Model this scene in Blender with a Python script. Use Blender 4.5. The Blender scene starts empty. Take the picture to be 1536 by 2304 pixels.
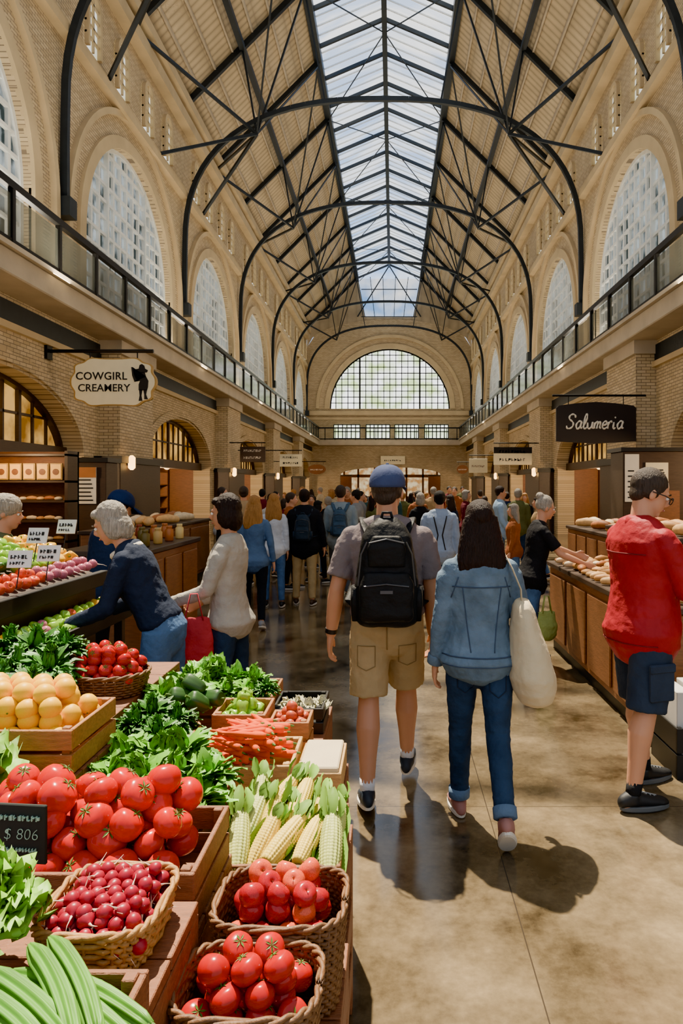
import bpy, bmesh, math, random
from mathutils import Vector, Matrix, Euler
from mathutils.bvhtree import BVHTree
R = random.Random(7)
SC = bpy.context.scene
COL = SC.collection
HC = 1.72
pi = math.pi
V = Vector
def P(px, py, Y): return V(((px-885)/1536*Y, Y, HC-(py-1095)/1536*Y))
def rad(a): return a*pi/180
def hx(h):
    h = h.lstrip('#'); c = [int(h[i:i+2], 16)/255 for i in (0, 2, 4)]
    return tuple((x/12.92 if x <= .04045 else ((x+.055)/1.055)**2.4) for x in c)
# ------------------------------------------------------------ materials
MATS = {}
def mat(name, col, rough=.6, metal=0, var=.12, vs=6, bump=0, bs=40, emit=0, spec=.5, island=0, sss=0, stretch=None, alpha=1):
    if name in MATS: return MATS[name]
    m = bpy.data.materials.new(name); m.use_nodes = True; nt = m.node_tree; N = nt.nodes; L = nt.links
    b = N['Principled BSDF']; c = hx(col) if isinstance(col, str) else col
    b.inputs['Roughness'].default_value = rough; b.inputs['Metallic'].default_value = metal
    b.inputs['Specular IOR Level'].default_value = spec
    tc = N.new('ShaderNodeTexCoord'); mp = N.new('ShaderNodeMapping'); L.new(tc.outputs['Object'], mp.inputs[0])
    if stretch: mp.inputs['Scale'].default_value = stretch
    nz = N.new('ShaderNodeTexNoise'); nz.inputs['Scale'].default_value = vs; nz.inputs['Detail'].default_value = 4
    L.new(mp.outputs[0], nz.inputs['Vector'])
    mx = N.new('ShaderNodeMix'); mx.data_type = 'RGBA'
    mx.inputs[6].default_value = (*[max(0, x*(1-var*1.6)) for x in c], 1); mx.inputs[7].default_value = (*[min(1, x*(1+var*1.6)) for x in c], 1)
    L.new(nz.outputs['Fac'], mx.inputs[0]); out = mx.outputs[2]
    if island:
        g = N.new('ShaderNodeNewGeometry'); hs = N.new('ShaderNodeHueSaturation')
        mr = N.new('ShaderNodeMapRange'); mr.inputs['To Min'].default_value = 1-island; mr.inputs['To Max'].default_value = 1+island
        L.new(g.outputs['Random Per Island'], mr.inputs['Value']); L.new(mr.outputs[0], hs.inputs['Value']); L.new(out, hs.inputs['Color']); out = hs.outputs[0]
    L.new(out, b.inputs['Base Color'])
    if bump:
        n2 = N.new('ShaderNodeTexNoise'); n2.inputs['Scale'].default_value = bs; n2.inputs['Detail'].default_value = 3
        L.new(mp.outputs[0], n2.inputs['Vector'])
        bp = N.new('ShaderNodeBump'); bp.inputs['Strength'].default_value = bump; bp.inputs['Distance'].default_value = .01
        L.new(n2.outputs['Fac'], bp.inputs['Height']); L.new(bp.outputs[0], b.inputs['Normal'])
    if emit:
        L.new(out, b.inputs['Emission Color']); b.inputs['Emission Strength'].default_value = emit
    if sss:
        b.inputs['Subsurface Weight'].default_value = sss; b.inputs['Subsurface Scale'].default_value = .02
    if alpha < 1: b.inputs['Alpha'].default_value = alpha
    MATS[name] = m; return m
def brick(name, axis, c1, c2, mort, bw=.21, rh=.07):
    m = bpy.data.materials.new(name); m.use_nodes = True; nt = m.node_tree; N = nt.nodes; L = nt.links; b = N['Principled BSDF']
    b.inputs['Roughness'].default_value = .85
    tc = N.new('ShaderNodeTexCoord'); sp = N.new('ShaderNodeSeparateXYZ'); cb = N.new('ShaderNodeCombineXYZ')
    L.new(tc.outputs['Object'], sp.inputs[0]); L.new(sp.outputs[axis], cb.inputs[0]); L.new(sp.outputs[2], cb.inputs[1])
    br = N.new('ShaderNodeTexBrick'); br.inputs['Scale'].default_value = 1; br.inputs['Brick Width'].default_value = bw; br.inputs['Row Height'].default_value = rh
    br.inputs['Mortar Size'].default_value = .007; br.inputs['Color1'].default_value = (*hx(c1), 1); br.inputs['Color2'].default_value = (*hx(c2), 1); br.inputs['Mortar'].default_value = (*hx(mort), 1)
    L.new(cb.outputs[0], br.inputs['Vector'])
    nz = N.new('ShaderNodeTexNoise'); nz.inputs['Scale'].default_value = .7; nz.inputs['Detail'].default_value = 5; L.new(tc.outputs['Object'], nz.inputs['Vector'])
    mr = N.new('ShaderNodeMapRange'); mr.inputs['To Min'].default_value = .74; mr.inputs['To Max'].default_value = 1.2; L.new(nz.outputs['Fac'], mr.inputs[0])
    hs = N.new('ShaderNodeHueSaturation'); L.new(mr.outputs[0], hs.inputs['Value']); L.new(br.outputs['Color'], hs.inputs['Color']); L.new(hs.outputs[0], b.inputs['Base Color'])
    bp = N.new('ShaderNodeBump'); bp.inputs['Strength'].default_value = .6; bp.inputs['Distance'].default_value = .012; bp.invert = True
    L.new(br.outputs['Fac'], bp.inputs['Height']); L.new(bp.outputs[0], b.inputs['Normal'])
    MATS[name] = m; return m
def glow(name, c1, c2, strength, scale, trans=0, stretch=(1, 1, 1)):
    m = bpy.data.materials.new(name); m.use_nodes = True; nt = m.node_tree; N = nt.nodes; L = nt.links
    N.remove(N['Principled BSDF']); out = N['Material Output']
    tc = N.new('ShaderNodeTexCoord'); mp = N.new('ShaderNodeMapping'); mp.inputs['Scale'].default_value = stretch; L.new(tc.outputs['Object'], mp.inputs[0])
    nz = N.new('ShaderNodeTexNoise'); nz.inputs['Scale'].default_value = scale; nz.inputs['Detail'].default_value = 5; L.new(mp.outputs[0], nz.inputs['Vector'])
    cr = N.new('ShaderNodeValToRGB'); cr.color_ramp.elements[0].position = .4; cr.color_ramp.elements[1].position = .6
    cr.color_ramp.elements[0].color = (*hx(c1), 1); cr.color_ramp.elements[1].color = (*hx(c2), 1); L.new(nz.outputs['Fac'], cr.inputs[0])
    em = N.new('ShaderNodeEmission'); em.inputs['Strength'].default_value = strength; L.new(cr.outputs[0], em.inputs[0])
    if trans:
        tr = N.new('ShaderNodeBsdfTransparent'); mx = N.new('ShaderNodeMixShader'); mx.inputs[0].default_value = 1-trans
        L.new(tr.outputs[0], mx.inputs[1]); L.new(em.outputs[0], mx.inputs[2]); L.new(mx.outputs[0], out.inputs[0])
    else: L.new(em.outputs[0], out.inputs[0])
    MATS[name] = m; return m
# ------------------------------------------------------------ mesh builder
def wm(o):
    if o is None: return Matrix.Identity(4)
    return wm(o.parent) @ Matrix.LocRotScale(o.location, o.rotation_euler, o.scale)
class MB:
    def __init__(s): s.bm = bmesh.new()
    def face(s, pts): s.bm.faces.new([s.bm.verts.new(p) for p in pts])
    def box(s, x0, x1, y0, y1, z0, z1):
        v = [s.bm.verts.new((x, y, z)) for x in (x0, x1) for y in (y0, y1) for z in (z0, z1)]
        for f in ((0,1,3,2),(4,6,7,5),(0,4,5,1),(2,3,7,6),(0,2,6,4),(1,5,7,3)): s.bm.faces.new([v[i] for i in f])
        return s
    def bar(s, a, b, w, h=None, up=V((0,0,1))):
        a, b = V(a), V(b); h = h or w; d = (b-a)
        if d.length < 1e-6: return s
        d.normalize()
        if abs(d.dot(up)) > .99: up = V((0,1,0))
        x = d.cross(up).normalized()*w/2; y = x.cross(d).normalized()*h/2
        v = [s.bm.verts.new(p+i*x+j*y) for p in (a, b) for i, j in ((-1,-1),(1,-1),(1,1),(-1,1))]
        for f in ((3,2,1,0),(4,5,6,7),(0,1,5,4),(1,2,6,5),(2,3,7,6),(3,0,4,7)): s.bm.faces.new([v[i] for i in f])
        return s
    def rings(s, rs, caps=True, closed=False):
        L = [[s.bm.verts.new(p) for p in r] for r in rs]; n = len(L[0])
        m = len(L)
        for i in range(m if closed else m-1):
            A, B = L[i], L[(i+1) % m]
            for j in range(n): s.bm.faces.new((A[j], A[(j+1) % n], B[(j+1) % n], B[j]))
        if caps and not closed:
            s.bm.faces.new(L[0][::-1]); s.bm.faces.new(L[-1])
        return s
    def loft(s, rs, n=14, dome=True):
        out = []
        rs = [(V(c), V(a), V(b)) for c, a, b in rs]
        if dome:
            c, a, b = rs[0]; t = (c-rs[1][0]).normalized()*min(a.length, b.length)
            rs = [(c+t*.75, a*.35, b*.35), (c+t*.5, a*.75, b*.75)]+rs
            c, a, b = rs[-1]; t = (c-rs[-2][0]).normalized()*min(a.length, b.length)
            rs = rs+[(c+t*.5, a*.75, b*.75), (c+t*.75, a*.35, b*.35)]
        for c, a, b in rs: out.append([c+a*math.cos(2*pi*j/n)+b*math.sin(2*pi*j/n) for j in range(n)])
        return s.rings(out)
    def tube(s, pts, r, n=8, dome=False, closed=False, flat=1, ref=None):
        pts = [V(p) for p in pts]; m = len(pts)
        if not hasattr(r, '__len__'): r = [r]*m
        out = []; x = None
        for i in range(m):
            if closed: t = (pts[(i+1) % m]-pts[i-1])
            else: t = pts[min(i+1, m-1)]-pts[max(i-1, 0)]
            t.normalize()
            if x is None:
                x = ref if ref else (V((0,0,1)) if abs(t.z) < .9 else V((0,1,0)))
            x = (x-t*x.dot(t)).normalized(); y = t.cross(x)
            out.append((pts[i], x*r[i], y*r[i]*flat))
        if closed:
            rs = [[c+a*math.cos(2*pi*j/n)+b*math.sin(2*pi*j/n) for j in range(n)] for c, a, b in out]
            return s.rings(rs, closed=True)
        return s.loft(out, n, dome)
    def ell(s, c, r, M=None, u=16, v=10):
        if not hasattr(r, '__len__'): r = (r, r, r)
        mt = Matrix.Translation(c) @ (M.to_4x4() if M else Matrix.Identity(4)) @ Matrix.Diagonal((*r, 1))
        bmesh.ops.create_uvsphere(s.bm, u_segments=u, v_segments=v, radius=1, matrix=mt); return s
    def lathe(s, prof, n=16, c=(0,0,0), f=None, caps=True):
        c = V(c); rs = []
        for r, z in prof: rs.append([c+V((r*math.cos(2*pi*j/n)*(f(2*pi*j/n) if f else 1), r*math.sin(2*pi*j/n)*(f(2*pi*j/n) if f else 1), z)) for j in range(n)])
        return s.rings(rs, caps)
    def mesh(s, name='m', smooth=False, bevel=0):
        if bevel: bmesh.ops.bevel(s.bm, geom=list(s.bm.edges), offset=bevel, segments=1, affect='EDGES', profile=.5)
        me = bpy.data.meshes.new(name); s.bm.to_mesh(me); s.bm.free()
        if smooth: me.polygons.foreach_set('use_smooth', [True]*len(me.polygons))
        return me
    def build(s, name, m, parent=None, smooth=False, bevel=0, world=False):
        if parent is not None and world:
            bmesh.ops.transform(s.bm, matrix=wm(parent).inverted(), verts=s.bm.verts)
        return ob(name, s.mesh(name, smooth, bevel), m, parent)
def ob(name, me, m=None, parent=None):
    o = bpy.data.objects.new(name, me); COL.objects.link(o)
    if m and not len(me.materials): me.materials.append(m)
    if parent is not None: o.parent = parent
    return o
def tag(o, label, cat, group=None):
    o['label'] = label; o['category'] = cat
    if group: o['group'] = group
    return o
def thing(name, label, cat, loc=(0,0,0), rz=0, group=None):
    o = bpy.data.objects.new(name, None); COL.objects.link(o); o.empty_display_size = .1
    o.location = loc; o.rotation_euler = (0, 0, rz); return tag(o, label, cat, group)
def S(o): o['kind'] = 'structure'; return o
CNT = {}
def num(k): CNT[k] = CNT.get(k, 0)+1; return '%s_%d' % (k, CNT[k])
def sempty(kind, loc=(0,0,0)):
    o = bpy.data.objects.new(num(kind), None); COL.objects.link(o); o.location = loc; return S(o)
def copy_tree(o, parent=None):
    c = o.copy(); COL.objects.link(c); c.parent = parent
    for ch in o.children: copy_tree(ch, c)
    return c
TEX = {}
def bake(mb, vox, smooth=3, disp=0, dsize=.12, smoothface=True, name='m', fold=0):
    me = mb.mesh(name); o = bpy.data.objects.new('tmp', me); COL.objects.link(o)
    r = o.modifiers.new('r', 'REMESH'); r.mode = 'VOXEL'; r.voxel_size = vox
    if smooth:
        q = o.modifiers.new('s', 'SMOOTH'); q.factor = .5; q.iterations = smooth
    for st_, k in ((disp, dsize), (fold, .035)):
        if not st_: continue
        if k not in TEX:
            t = bpy.data.textures.new('cl%g' % k, 'CLOUDS'); t.noise_scale = k; t.noise_depth = 2; TEX[k] = t
        d = o.modifiers.new('d', 'DISPLACE'); d.texture = TEX[k]; d.strength = st_; d.mid_level = .42; d.texture_coords = 'LOCAL'
    dg = bpy.context.evaluated_depsgraph_get()
    m2 = bpy.data.meshes.new_from_object(o.evaluated_get(dg)); m2.name = name
    bpy.data.objects.remove(o); bpy.data.meshes.remove(me)
    if smoothface: m2.polygons.foreach_set('use_smooth', [True]*len(m2.polygons))
    return m2
def text(body, size, loc, rot, m, parent=None, ext=.004, name='lettering', shear=0, space=1, bold=0):
    cu = bpy.data.curves.new('t', 'FONT'); cu.body = body; cu.size = size; cu.extrude = ext; cu.align_x = 'CENTER'; cu.align_y = 'CENTER'; cu.resolution_u = 3
    cu.shear = shear; cu.space_character = space; cu.offset = bold
    o = bpy.data.objects.new('tmp', cu); COL.objects.link(o)
    dg = bpy.context.evaluated_depsgraph_get(); me = bpy.data.meshes.new_from_object(o.evaluated_get(dg)); bpy.data.objects.remove(o)
    t = ob(name, me, m, parent); t.location = loc; t.rotation_euler = rot; return t
FACE = (pi/2, 0, 0)   # text facing -Y
# ------------------------------------------------------------ base materials
BY = brick('brick_side', 1, '#d3bd94', '#bda57c', '#82715a'); BX = brick('brick_end', 0, '#d3bd94', '#bda57c', '#82715a')
STONE = mat('stone', '#b8a98f', .8, var=.18, vs=2, bump=.2); STONED = mat('stone_tan', '#c3ac82', .8, var=.18, vs=1.5, bump=.2)
STEEL = mat('steel', '#252b2f', .5, .3, var=.2); IRON = mat('black_iron', '#15130f', .45, .4, var=.2)
WHITEF = mat('window_white', '#e6e8e2', .6); DWOOD = mat('dark_wood', '#3d2c1e', .5, var=.3, vs=8, stretch=(1,1,6))
WOOD = mat('brown_wood', '#7a4a24', .55, var=.35, vs=9, stretch=(1,1,8), bump=.2); CW = mat('crate_wood', '#a0683a', .65, var=.35, vs=14, stretch=(1.5,6,9), bump=.4, bs=60)
CW2 = mat('crate_wood_pale', '#bd955a', .65, var=.3, vs=14, stretch=(1.5,6,9), bump=.4, bs=60); CW3 = mat('crate_wood_red', '#7e4d2f', .65, var=.4, vs=14, stretch=(1.5,6,9), bump=.4, bs=60)
WICK = mat('wicker', '#a9793f', .6, var=.4, vs=60, bump=.3, bs=90); WICKD = mat('wicker_dark', '#6e4a2a', .6, var=.4, vs=60, bump=.3, bs=90)
BLK = mat('black_plastic', '#131313', .45); PAPER = mat('paper', '#e8dfc8', .8, var=.05); CREAM = mat('cream_board', '#ecdfb6', .6, var=.06)
GOLD = mat('gold_edge', '#b08a45', .5, var=.1); INK = mat('ink', '#17140f', .7); CHALK = mat('chalk', '#8fb2a0', .9)
SKYG = glow('sky_glow_pane', '#6aa4e6', '#f8fbff', 3.4, .35, .72, (1, 3.2, 1)); AMB = glow('amber_glow_pane', '#8a5a1c', '#f0b860', .9, 1.2)  # sky with clouds and warm shop light put into the panes as emission
SIDEG = glow('side_glow_pane', '#424b49', '#d0dada', .75, 3.0, 0, (1, 1, .5)); ENDG = glow('end_glow_pane', '#b9cf8e', '#ffffff', 2.4, .8)  # daylight and the mottled view painted into self-glowing panes
CLG = glow('clerestory_glow_pane', '#d8d2b0', '#ffffff', 1.2, .8); SHOPG = glow('warm_shop_glow', '#c08a50', '#f0d8a8', .9, 2.5); BULB = glow('bulb', '#ffb050', '#ffd890', 6, 1)  # clerestory daylight and far shop light painted as emission; bulbs are lamps
RGLASS = mat('rail_glass', '#5d6056', .1, var=.3, vs=1.2, alpha=.5)
def ceilmat():
    m = mat('ceiling_boards', '#c9b48f', .8, var=.15, vs=2); N = m.node_tree.nodes; L = m.node_tree.links; b = N['Principled BSDF']
    tc = N.new('ShaderNodeTexCoord'); w = N.new('ShaderNodeTexWave'); w.bands_direction = 'Y'; w.inputs['Scale'].default_value = 1.1; w.inputs['Distortion'].default_value = .1
    w2 = N.new('ShaderNodeTexWave'); w2.bands_direction = 'X'; w2.inputs['Scale'].default_value = .42
    L.new(tc.outputs['Object'], w.inputs[0]); L.new(tc.outputs['Object'], w2.inputs[0])
    a = N.new('ShaderNodeMath'); a.operation = 'POWER'; a.inputs[1].default_value = .25; L.new(w.outputs['Fac'], a.inputs[0])
    c = N.new('ShaderNodeMath'); c.operation = 'POWER'; c.inputs[1].default_value = .12; L.new(w2.outputs['Fac'], c.inputs[0])
    d = N.new('ShaderNodeMath'); d.operation = 'MULTIPLY'; L.new(a.outputs[0], d.inputs[0]); L.new(c.outputs[0], d.inputs[1])
    src = b.inputs['Base Color'].links[0].from_socket; mx = N.new('ShaderNodeMix'); mx.data_type = 'RGBA'; mx.blend_type = 'MULTIPLY'; mx.inputs[0].default_value = .55
    L.new(src, mx.inputs[6]); L.new(d.outputs[0], mx.inputs[7]); L.new(mx.outputs[2], b.inputs['Base Color']); return m
CEIL = ceilmat()
def floormat():
    m = bpy.data.materials.new('polished_concrete'); m.use_nodes = True; nt = m.node_tree; N = nt.nodes; L = nt.links; b = N['Principled BSDF']
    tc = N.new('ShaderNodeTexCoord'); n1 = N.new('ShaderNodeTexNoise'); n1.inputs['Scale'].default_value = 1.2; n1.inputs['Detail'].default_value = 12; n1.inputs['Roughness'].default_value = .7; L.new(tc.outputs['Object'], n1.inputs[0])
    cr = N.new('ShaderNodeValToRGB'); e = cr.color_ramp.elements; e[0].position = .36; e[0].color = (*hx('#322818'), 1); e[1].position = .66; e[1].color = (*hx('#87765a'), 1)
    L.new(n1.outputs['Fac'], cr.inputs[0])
    n2 = N.new('ShaderNodeTexNoise'); n2.inputs['Scale'].default_value = 30; n2.inputs['Detail'].default_value = 6; L.new(tc.outputs['Object'], n2.inputs[0])
    mr = N.new('ShaderNodeMapRange'); mr.inputs['To Min'].default_value = .68; mr.inputs['To Max'].default_value = 1.25; L.new(n2.outputs['Fac'], mr.inputs[0])
    hs = N.new('ShaderNodeHueSaturation'); L.new(mr.outputs[0], hs.inputs['Value']); L.new(cr.outputs[0], hs.inputs['Color'])
    mp = N.new('ShaderNodeMapping'); mp.inputs['Location'].default_value = (-.5, -3.67, 0); L.new(tc.outputs['Object'], mp.inputs[0])
    br = N.new('ShaderNodeTexBrick'); br.offset = 0; br.inputs['Scale'].default_value = 1; br.inputs['Brick Width'].default_value = 3; br.inputs['Row Height'].default_value = 3.6; br.inputs['Mortar Size'].default_value = .003; br.inputs['Mortar Smooth'].default_value = .3
    L.new(mp.outputs[0], br.inputs['Vector']); mx = N.new('ShaderNodeMix'); mx.data_type = 'RGBA'; mx.inputs[7].default_value = (.04, .03, .02, 1)
    L.new(br.outputs['Fac'], mx.inputs[0]); L.new(hs.outputs[0], mx.inputs[6]); L.new(mx.outputs[2], b.inputs['Base Color'])
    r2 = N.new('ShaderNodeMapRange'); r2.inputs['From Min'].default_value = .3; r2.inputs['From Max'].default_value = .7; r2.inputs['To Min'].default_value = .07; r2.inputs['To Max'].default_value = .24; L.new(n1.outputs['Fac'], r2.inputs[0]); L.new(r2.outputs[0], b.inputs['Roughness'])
    b.inputs['Specular IOR Level'].default_value = .75
    return m
# ------------------------------------------------------------ SETTING
XL, XR, FL, FR, LL, LR = -7.0, 6.3, -5.9, 5.2, -6.6, 5.9
Y0, Y1, YR = 0, 55, 11.6
CX = -.35
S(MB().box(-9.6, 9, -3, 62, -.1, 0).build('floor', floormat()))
def arch(u, uc, r, zs): return zs+math.sqrt(max(0, r*r-(u-uc)**2))
def wall(name, m, axis, c, u0, u1, z0, top, holes, th):
    us = {u0, u1}
    for a, b, lo, hi in holes:
        for i in range(29): us.add((a+b)/2-(b-a)/2*math.cos(pi*i/28))
    for i in range(1, 20): us.add(u0+(u1-u0)*i/20)
    us = sorted(us); mb = MB()
    pt = (lambda u, z, d=0: (c+d, u, z)) if axis == 'y' else (lambda u, z, d=0: (u, c+d, z))
    for a, b in zip(us, us[1:]):
        if b-a < 1e-6: continue
        mid = (a+b)/2; act = sorted([h for h in holes if h[0] < mid < h[1]], key=lambda h: h[2](mid))
        la, lb = z0, z0
        for h in act:
            if h[2](mid) > z0+1e-4: mb.face([pt(a, la), pt(b, lb), pt(b, h[2](b)), pt(a, h[2](a))])
            la, lb = h[3](a), h[3](b)
            mb.face([pt(a, la), pt(b, lb), pt(b, lb, th), pt(a, la, th)])
            if h[2](mid) > z0+1e-4: mb.face([pt(a, h[2](a)), pt(b, h[2](b)), pt(b, h[2](b), th), pt(a, h[2](a), th)])
        mb.face([pt(a, la), pt(b, lb), pt(b, top(b)), pt(a, top(a))])
    for h in holes:
        for u in h[:2]:
            if h[3](u)-h[2](u) > .05: mb.face([pt(u, h[2](u)), pt(u, h[3](u)), pt(u, h[3](u), th), pt(u, h[2](u), th)])
    return S(mb.build(name, m))
def ring(axis, c0, c1, uc, zc, r0, r1, m, a0=0, a1=pi, n=32, legs=0, rz=1):
    mb = MB(); rs = []
    seq = [(a0+(a1-a0)*i/n) for i in range(n+1)]
    def p(r, a, c, dz=0):
        u, z = uc+r*math.cos(a), zc+r*rz*math.sin(a)-dz
        return V((c, u, z)) if axis == 'y' else V((u, c, z))
    def sec(a, dz=0): return [p(r0, a, c0, dz), p(r1, a, c0, dz), p(r1, a, c1, dz), p(r0, a, c1, dz)]
    if legs: rs.append(sec(a0, legs))
    rs += [sec(a) for a in seq]
    if legs: rs.append(sec(a1, legs))
    mb.rings(rs); return S(mb.build(num('trim'), m))
def win(axis, c, uc, zs, sill, r, nv, nh, mframe, mpane, bw=.05, dep=.06, sgn=1, hexp=None):
    """arched window: frame, mullions, pane"""
    pt = (lambda u, z, d=0: V((c+d, u, z))) if axis == 'y' else (lambda u, z, d=0: V((u, c+d, z)))
    root = sempty('window', pt(uc, sill))
    N = 28; hi = lambda u: arch(u, uc, r, zs)
    us = [uc-r*math.cos(pi*i/N) for i in range(N+1)]
    mb = MB()
    for a, b in zip(us, us[1:]): mb.face([pt(a, sill), pt(b, sill), pt(b, hi(b)), pt(a, hi(a))])
    mb.build('pane', mpane, root, world=True)
    mb = MB()
    for i in range(1, nv):
        u = uc-r+2*r*i/nv; w = bw*(2.2 if hexp and i in hexp else 1)
        mb.bar(pt(u, sill, -sgn*.03), pt(u, hi(u), -sgn*.03), w, dep)
    H = zs+r-sill
    for i in range(1, nh):
        z = sill+H*i/nh
        w = r if z <= zs else math.sqrt(max(0, r*r-(z-zs)**2))
        mb.bar(pt(uc-w, z, -sgn*.03), pt(uc+w, z, -sgn*.03), dep, bw)
    mb.build('mullions', mframe, root, world=True)
    mb = MB(); rs = []
    def sec(a, z=None):
        q = []
        for rr, d in ((r-.1, 0), (r, 0), (r, -sgn*.1), (r-.1, -sgn*.1)):
            q.append(pt(uc+rr*math.cos(a), zs+rr*math.sin(a) if z is None else z, d))
        return q
    rs = [sec(0, sill)]+[sec(pi*i/N) for i in range(N+1)]+[sec(pi, sill)]
    mb.rings(rs); mb.build('frame', mframe, root, world=True)
    return root
WY = [10.2+8.2*i for i in range(6)]
AY = [11.3, 21.4, 31.2, 40.8, 50.2]; PY = [6.0, 16.4, 26.4, 36.0, 45.5]
def lowarch(u, uc): return 2.35+1.45*math.sqrt(max(0, 1-((u-uc)/3.15)**2))
for side, XU, XLow, XF, sg in (('left', XL, LL, FL, -1), ('right', XR, LR, FR, 1)):
    holes = [(y-3.0, y+3.0, (lambda u: 5.9), (lambda u, y=y: arch(u, y, 3.0, 7.5))) for y in WY]
    wall('wall_upper_'+side, BY, 'y', XU, Y0, Y1, 5.0, lambda u: 14.4, [h for h in holes if h[1] < 55], sg*.35)
    lows = [(y-3.15, y+3.15, (lambda u: 0.0), (lambda u, y=y: lowarch(u, y))) for y in AY]
    wall('wall_lower_'+side, BY, 'y', XLow, Y0, Y1, 0, lambda u: 5.0, lows, sg*.6)
    for y in WY:
        win('y', XU+sg*.25, y, 7.5, 5.9, 3.0, 14, 11, WHITEF, SIDEG, .075, .09, sg, hexp=(4, 10))
        ring('y', XU-sg*.08, XU+sg*.05, y, 7.5, 3.0, 3.3, STONED, legs=2)
        ring('y', XU-sg*.13, XU+sg*.02, y, 7.5, 3.75, 3.9, STONED, legs=2)
        for k in (-2, -.7, .7, 2):
            if y+k*1.35 > 12: win('y', XU-sg*.02, y+k*1.3, 12.75, 11.75, .38, 2, 5, STONED, CLG, .05, .05, sg)
    for y in AY:
        ring('y', XLow-sg*.05, XLow+sg*.02, y, 2.35, 3.15, 3.55, BY, rz=.48, legs=0)
    for z, h, d in ((11.2, .22, .22), (13.55, .35, .3), (14.1, .3, .4), (11.5, .1, .12)):
        S(MB().box(min(XU, XU-sg*d), max(XU, XU-sg*d), Y0, Y1, z, z+h).build(num('trim'), STONED))
    S(MB().box(min(XF, XU), max(XF, XU), Y0, Y1, 5.0, 5.38).build(num('trim'), STONE, bevel=.02))
    S(MB().box(min(XF-sg*.08, XU), max(XF-sg*.08, XU), Y0, Y1, 5.38, 5.46).build(num('trim'), STONE))
    S(MB().box(min(XLow-sg*.04, XLow), max(XLow-sg*.04, XLow), Y0, Y1, 4.55, 4.9).build(num('trim'), STEEL))
    S(MB().box(min(XLow-sg*.1, XLow), max(XLow-sg*.1, XLow), Y0, Y1, 4.4, 4.52).build(num('trim'), STONED))
    for y in PY:
        S(MB().box(min(XLow-sg*.45, XLow), max(XLow-sg*.45, XLow), y-1.05, y+1.05, 0, 4.7).build(num('trim'), BY))
        S(MB().box(min(XLow-sg*.46, XLow), max(XLow-sg*.46, XLow), y-1.06, y-1.04, 2.4, 4.7).build(num('trim'), BX))
        S(MB().box(min(XLow-sg*.52, XLow), max(XLow-sg*.52, XLow), y-1.12, y+1.12, 4.7, 5.0).build(num('trim'), STONE))
        S(MB().box(min(XLow-sg*.56, XLow), max(XLow-sg*.56, XLow), y-1.3, y+1.3, 0, 2.35).build(num('trim'), DWOOD, bevel=.02))
        S(MB().box(min(XLow-sg*.62, XLow), max(XLow-sg*.62, XLow), y-1.36, y+1.36, 2.25, 2.4).build(num('trim'), IRON))
    x = XF+sg*.08
    rl = thing('balcony_railing', 'black metal balcony railing with glass panels along the %s side of the hall' % side, 'railing', (x, 4, 5.46))
    MB().box(x-.05, x+.05, 4, Y1, 6.38, 6.5).build('top_rail', IRON, rl, world=True)
    MB().box(x-.03, x+.03, 4, Y1, 5.52, 5.6).build('bottom_rail', IRON, rl, world=True)
    y = 4.7; pm = None
    while y < Y1:
        if pm is None: pm = MB().box(-.045, .045, -.045, .045, 0, .95).mesh('post', bevel=.008); gm = MB().box(-.008, .008, .05, 1.45, .14, .84).mesh('glass_panel')
        o = ob('post', pm, IRON, rl); o.location = (0, y-4, 0)
        if y < Y1-1.5: o = ob('glass_panel', gm, RGLASS, rl); o.location = (0, y-4, 0)
        y += 1.5
# roof
for sg, xe, xs in ((-1, XL, -2.93), (1, XR, 2.23)):
    mb = MB()
    mb.face([(xe, YR, 14.4), (xe, Y1, 14.4), (xs, Y1, 18.5), (xs, YR, 18.5)])
    S(mb.build('ceiling_%s' % ('left' if sg < 0 else 'right'), CEIL))
    S(MB().bar((xs, YR, 18.4), (xs, Y1, 18.4), .28, .36).build(num('trim'), STEEL))
    mb = MB()
    for t in (.14, .28, .42, .58, .72, .86): mb.bar((xe+(xs-xe)*t, YR, 14.4+4.1*t-.08), (xe+(xs-xe)*t, Y1, 14.4+4.1*t-.08), .06, .1)
    S(mb.build(num('trim'), STONE))
    for t, w in ((.5, .18), (.03, .14)): S(MB().bar((xe+(xs-xe)*t, YR, 14.25+4.1*t-.15), (xe+(xs-xe)*t, Y1, 14.25+4.1*t-.15), w, w).build(num('trim'), STEEL))
RZ = 19.6
sk = sempty('window', (CX, YR, 18.5))
for a, b in (((-2.93, 18.5), (CX, RZ)), ((CX, RZ), (2.23, 18.5))):
    mb = MB(); mb.face([(a[0], YR, a[1]), (b[0], YR, b[1]), (b[0], Y1, b[1]), (a[0], Y1, a[1])]); mb.build('pane', SKYG, sk, world=True)
mb = MB(); mt = MB(); y = YR
i = 0
while y < Y1:
    for a in (-2.93, 2.23):
        if i % 4 == 0: mb.bar((a, y, 18.4), (CX, y, RZ-.1), .1, .14)
        else: mt.bar((a, y, 18.47), (CX, y, RZ-.03), .035, .05)
    y += .5125; i += 1
mb.bar((CX, YR, RZ-.12), (CX, Y1, RZ-.12), .2, .25)
mb.build('frame', STEEL, sk, world=True); mt.build('glazing_bars', WHITEF, sk, world=True)
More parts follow.
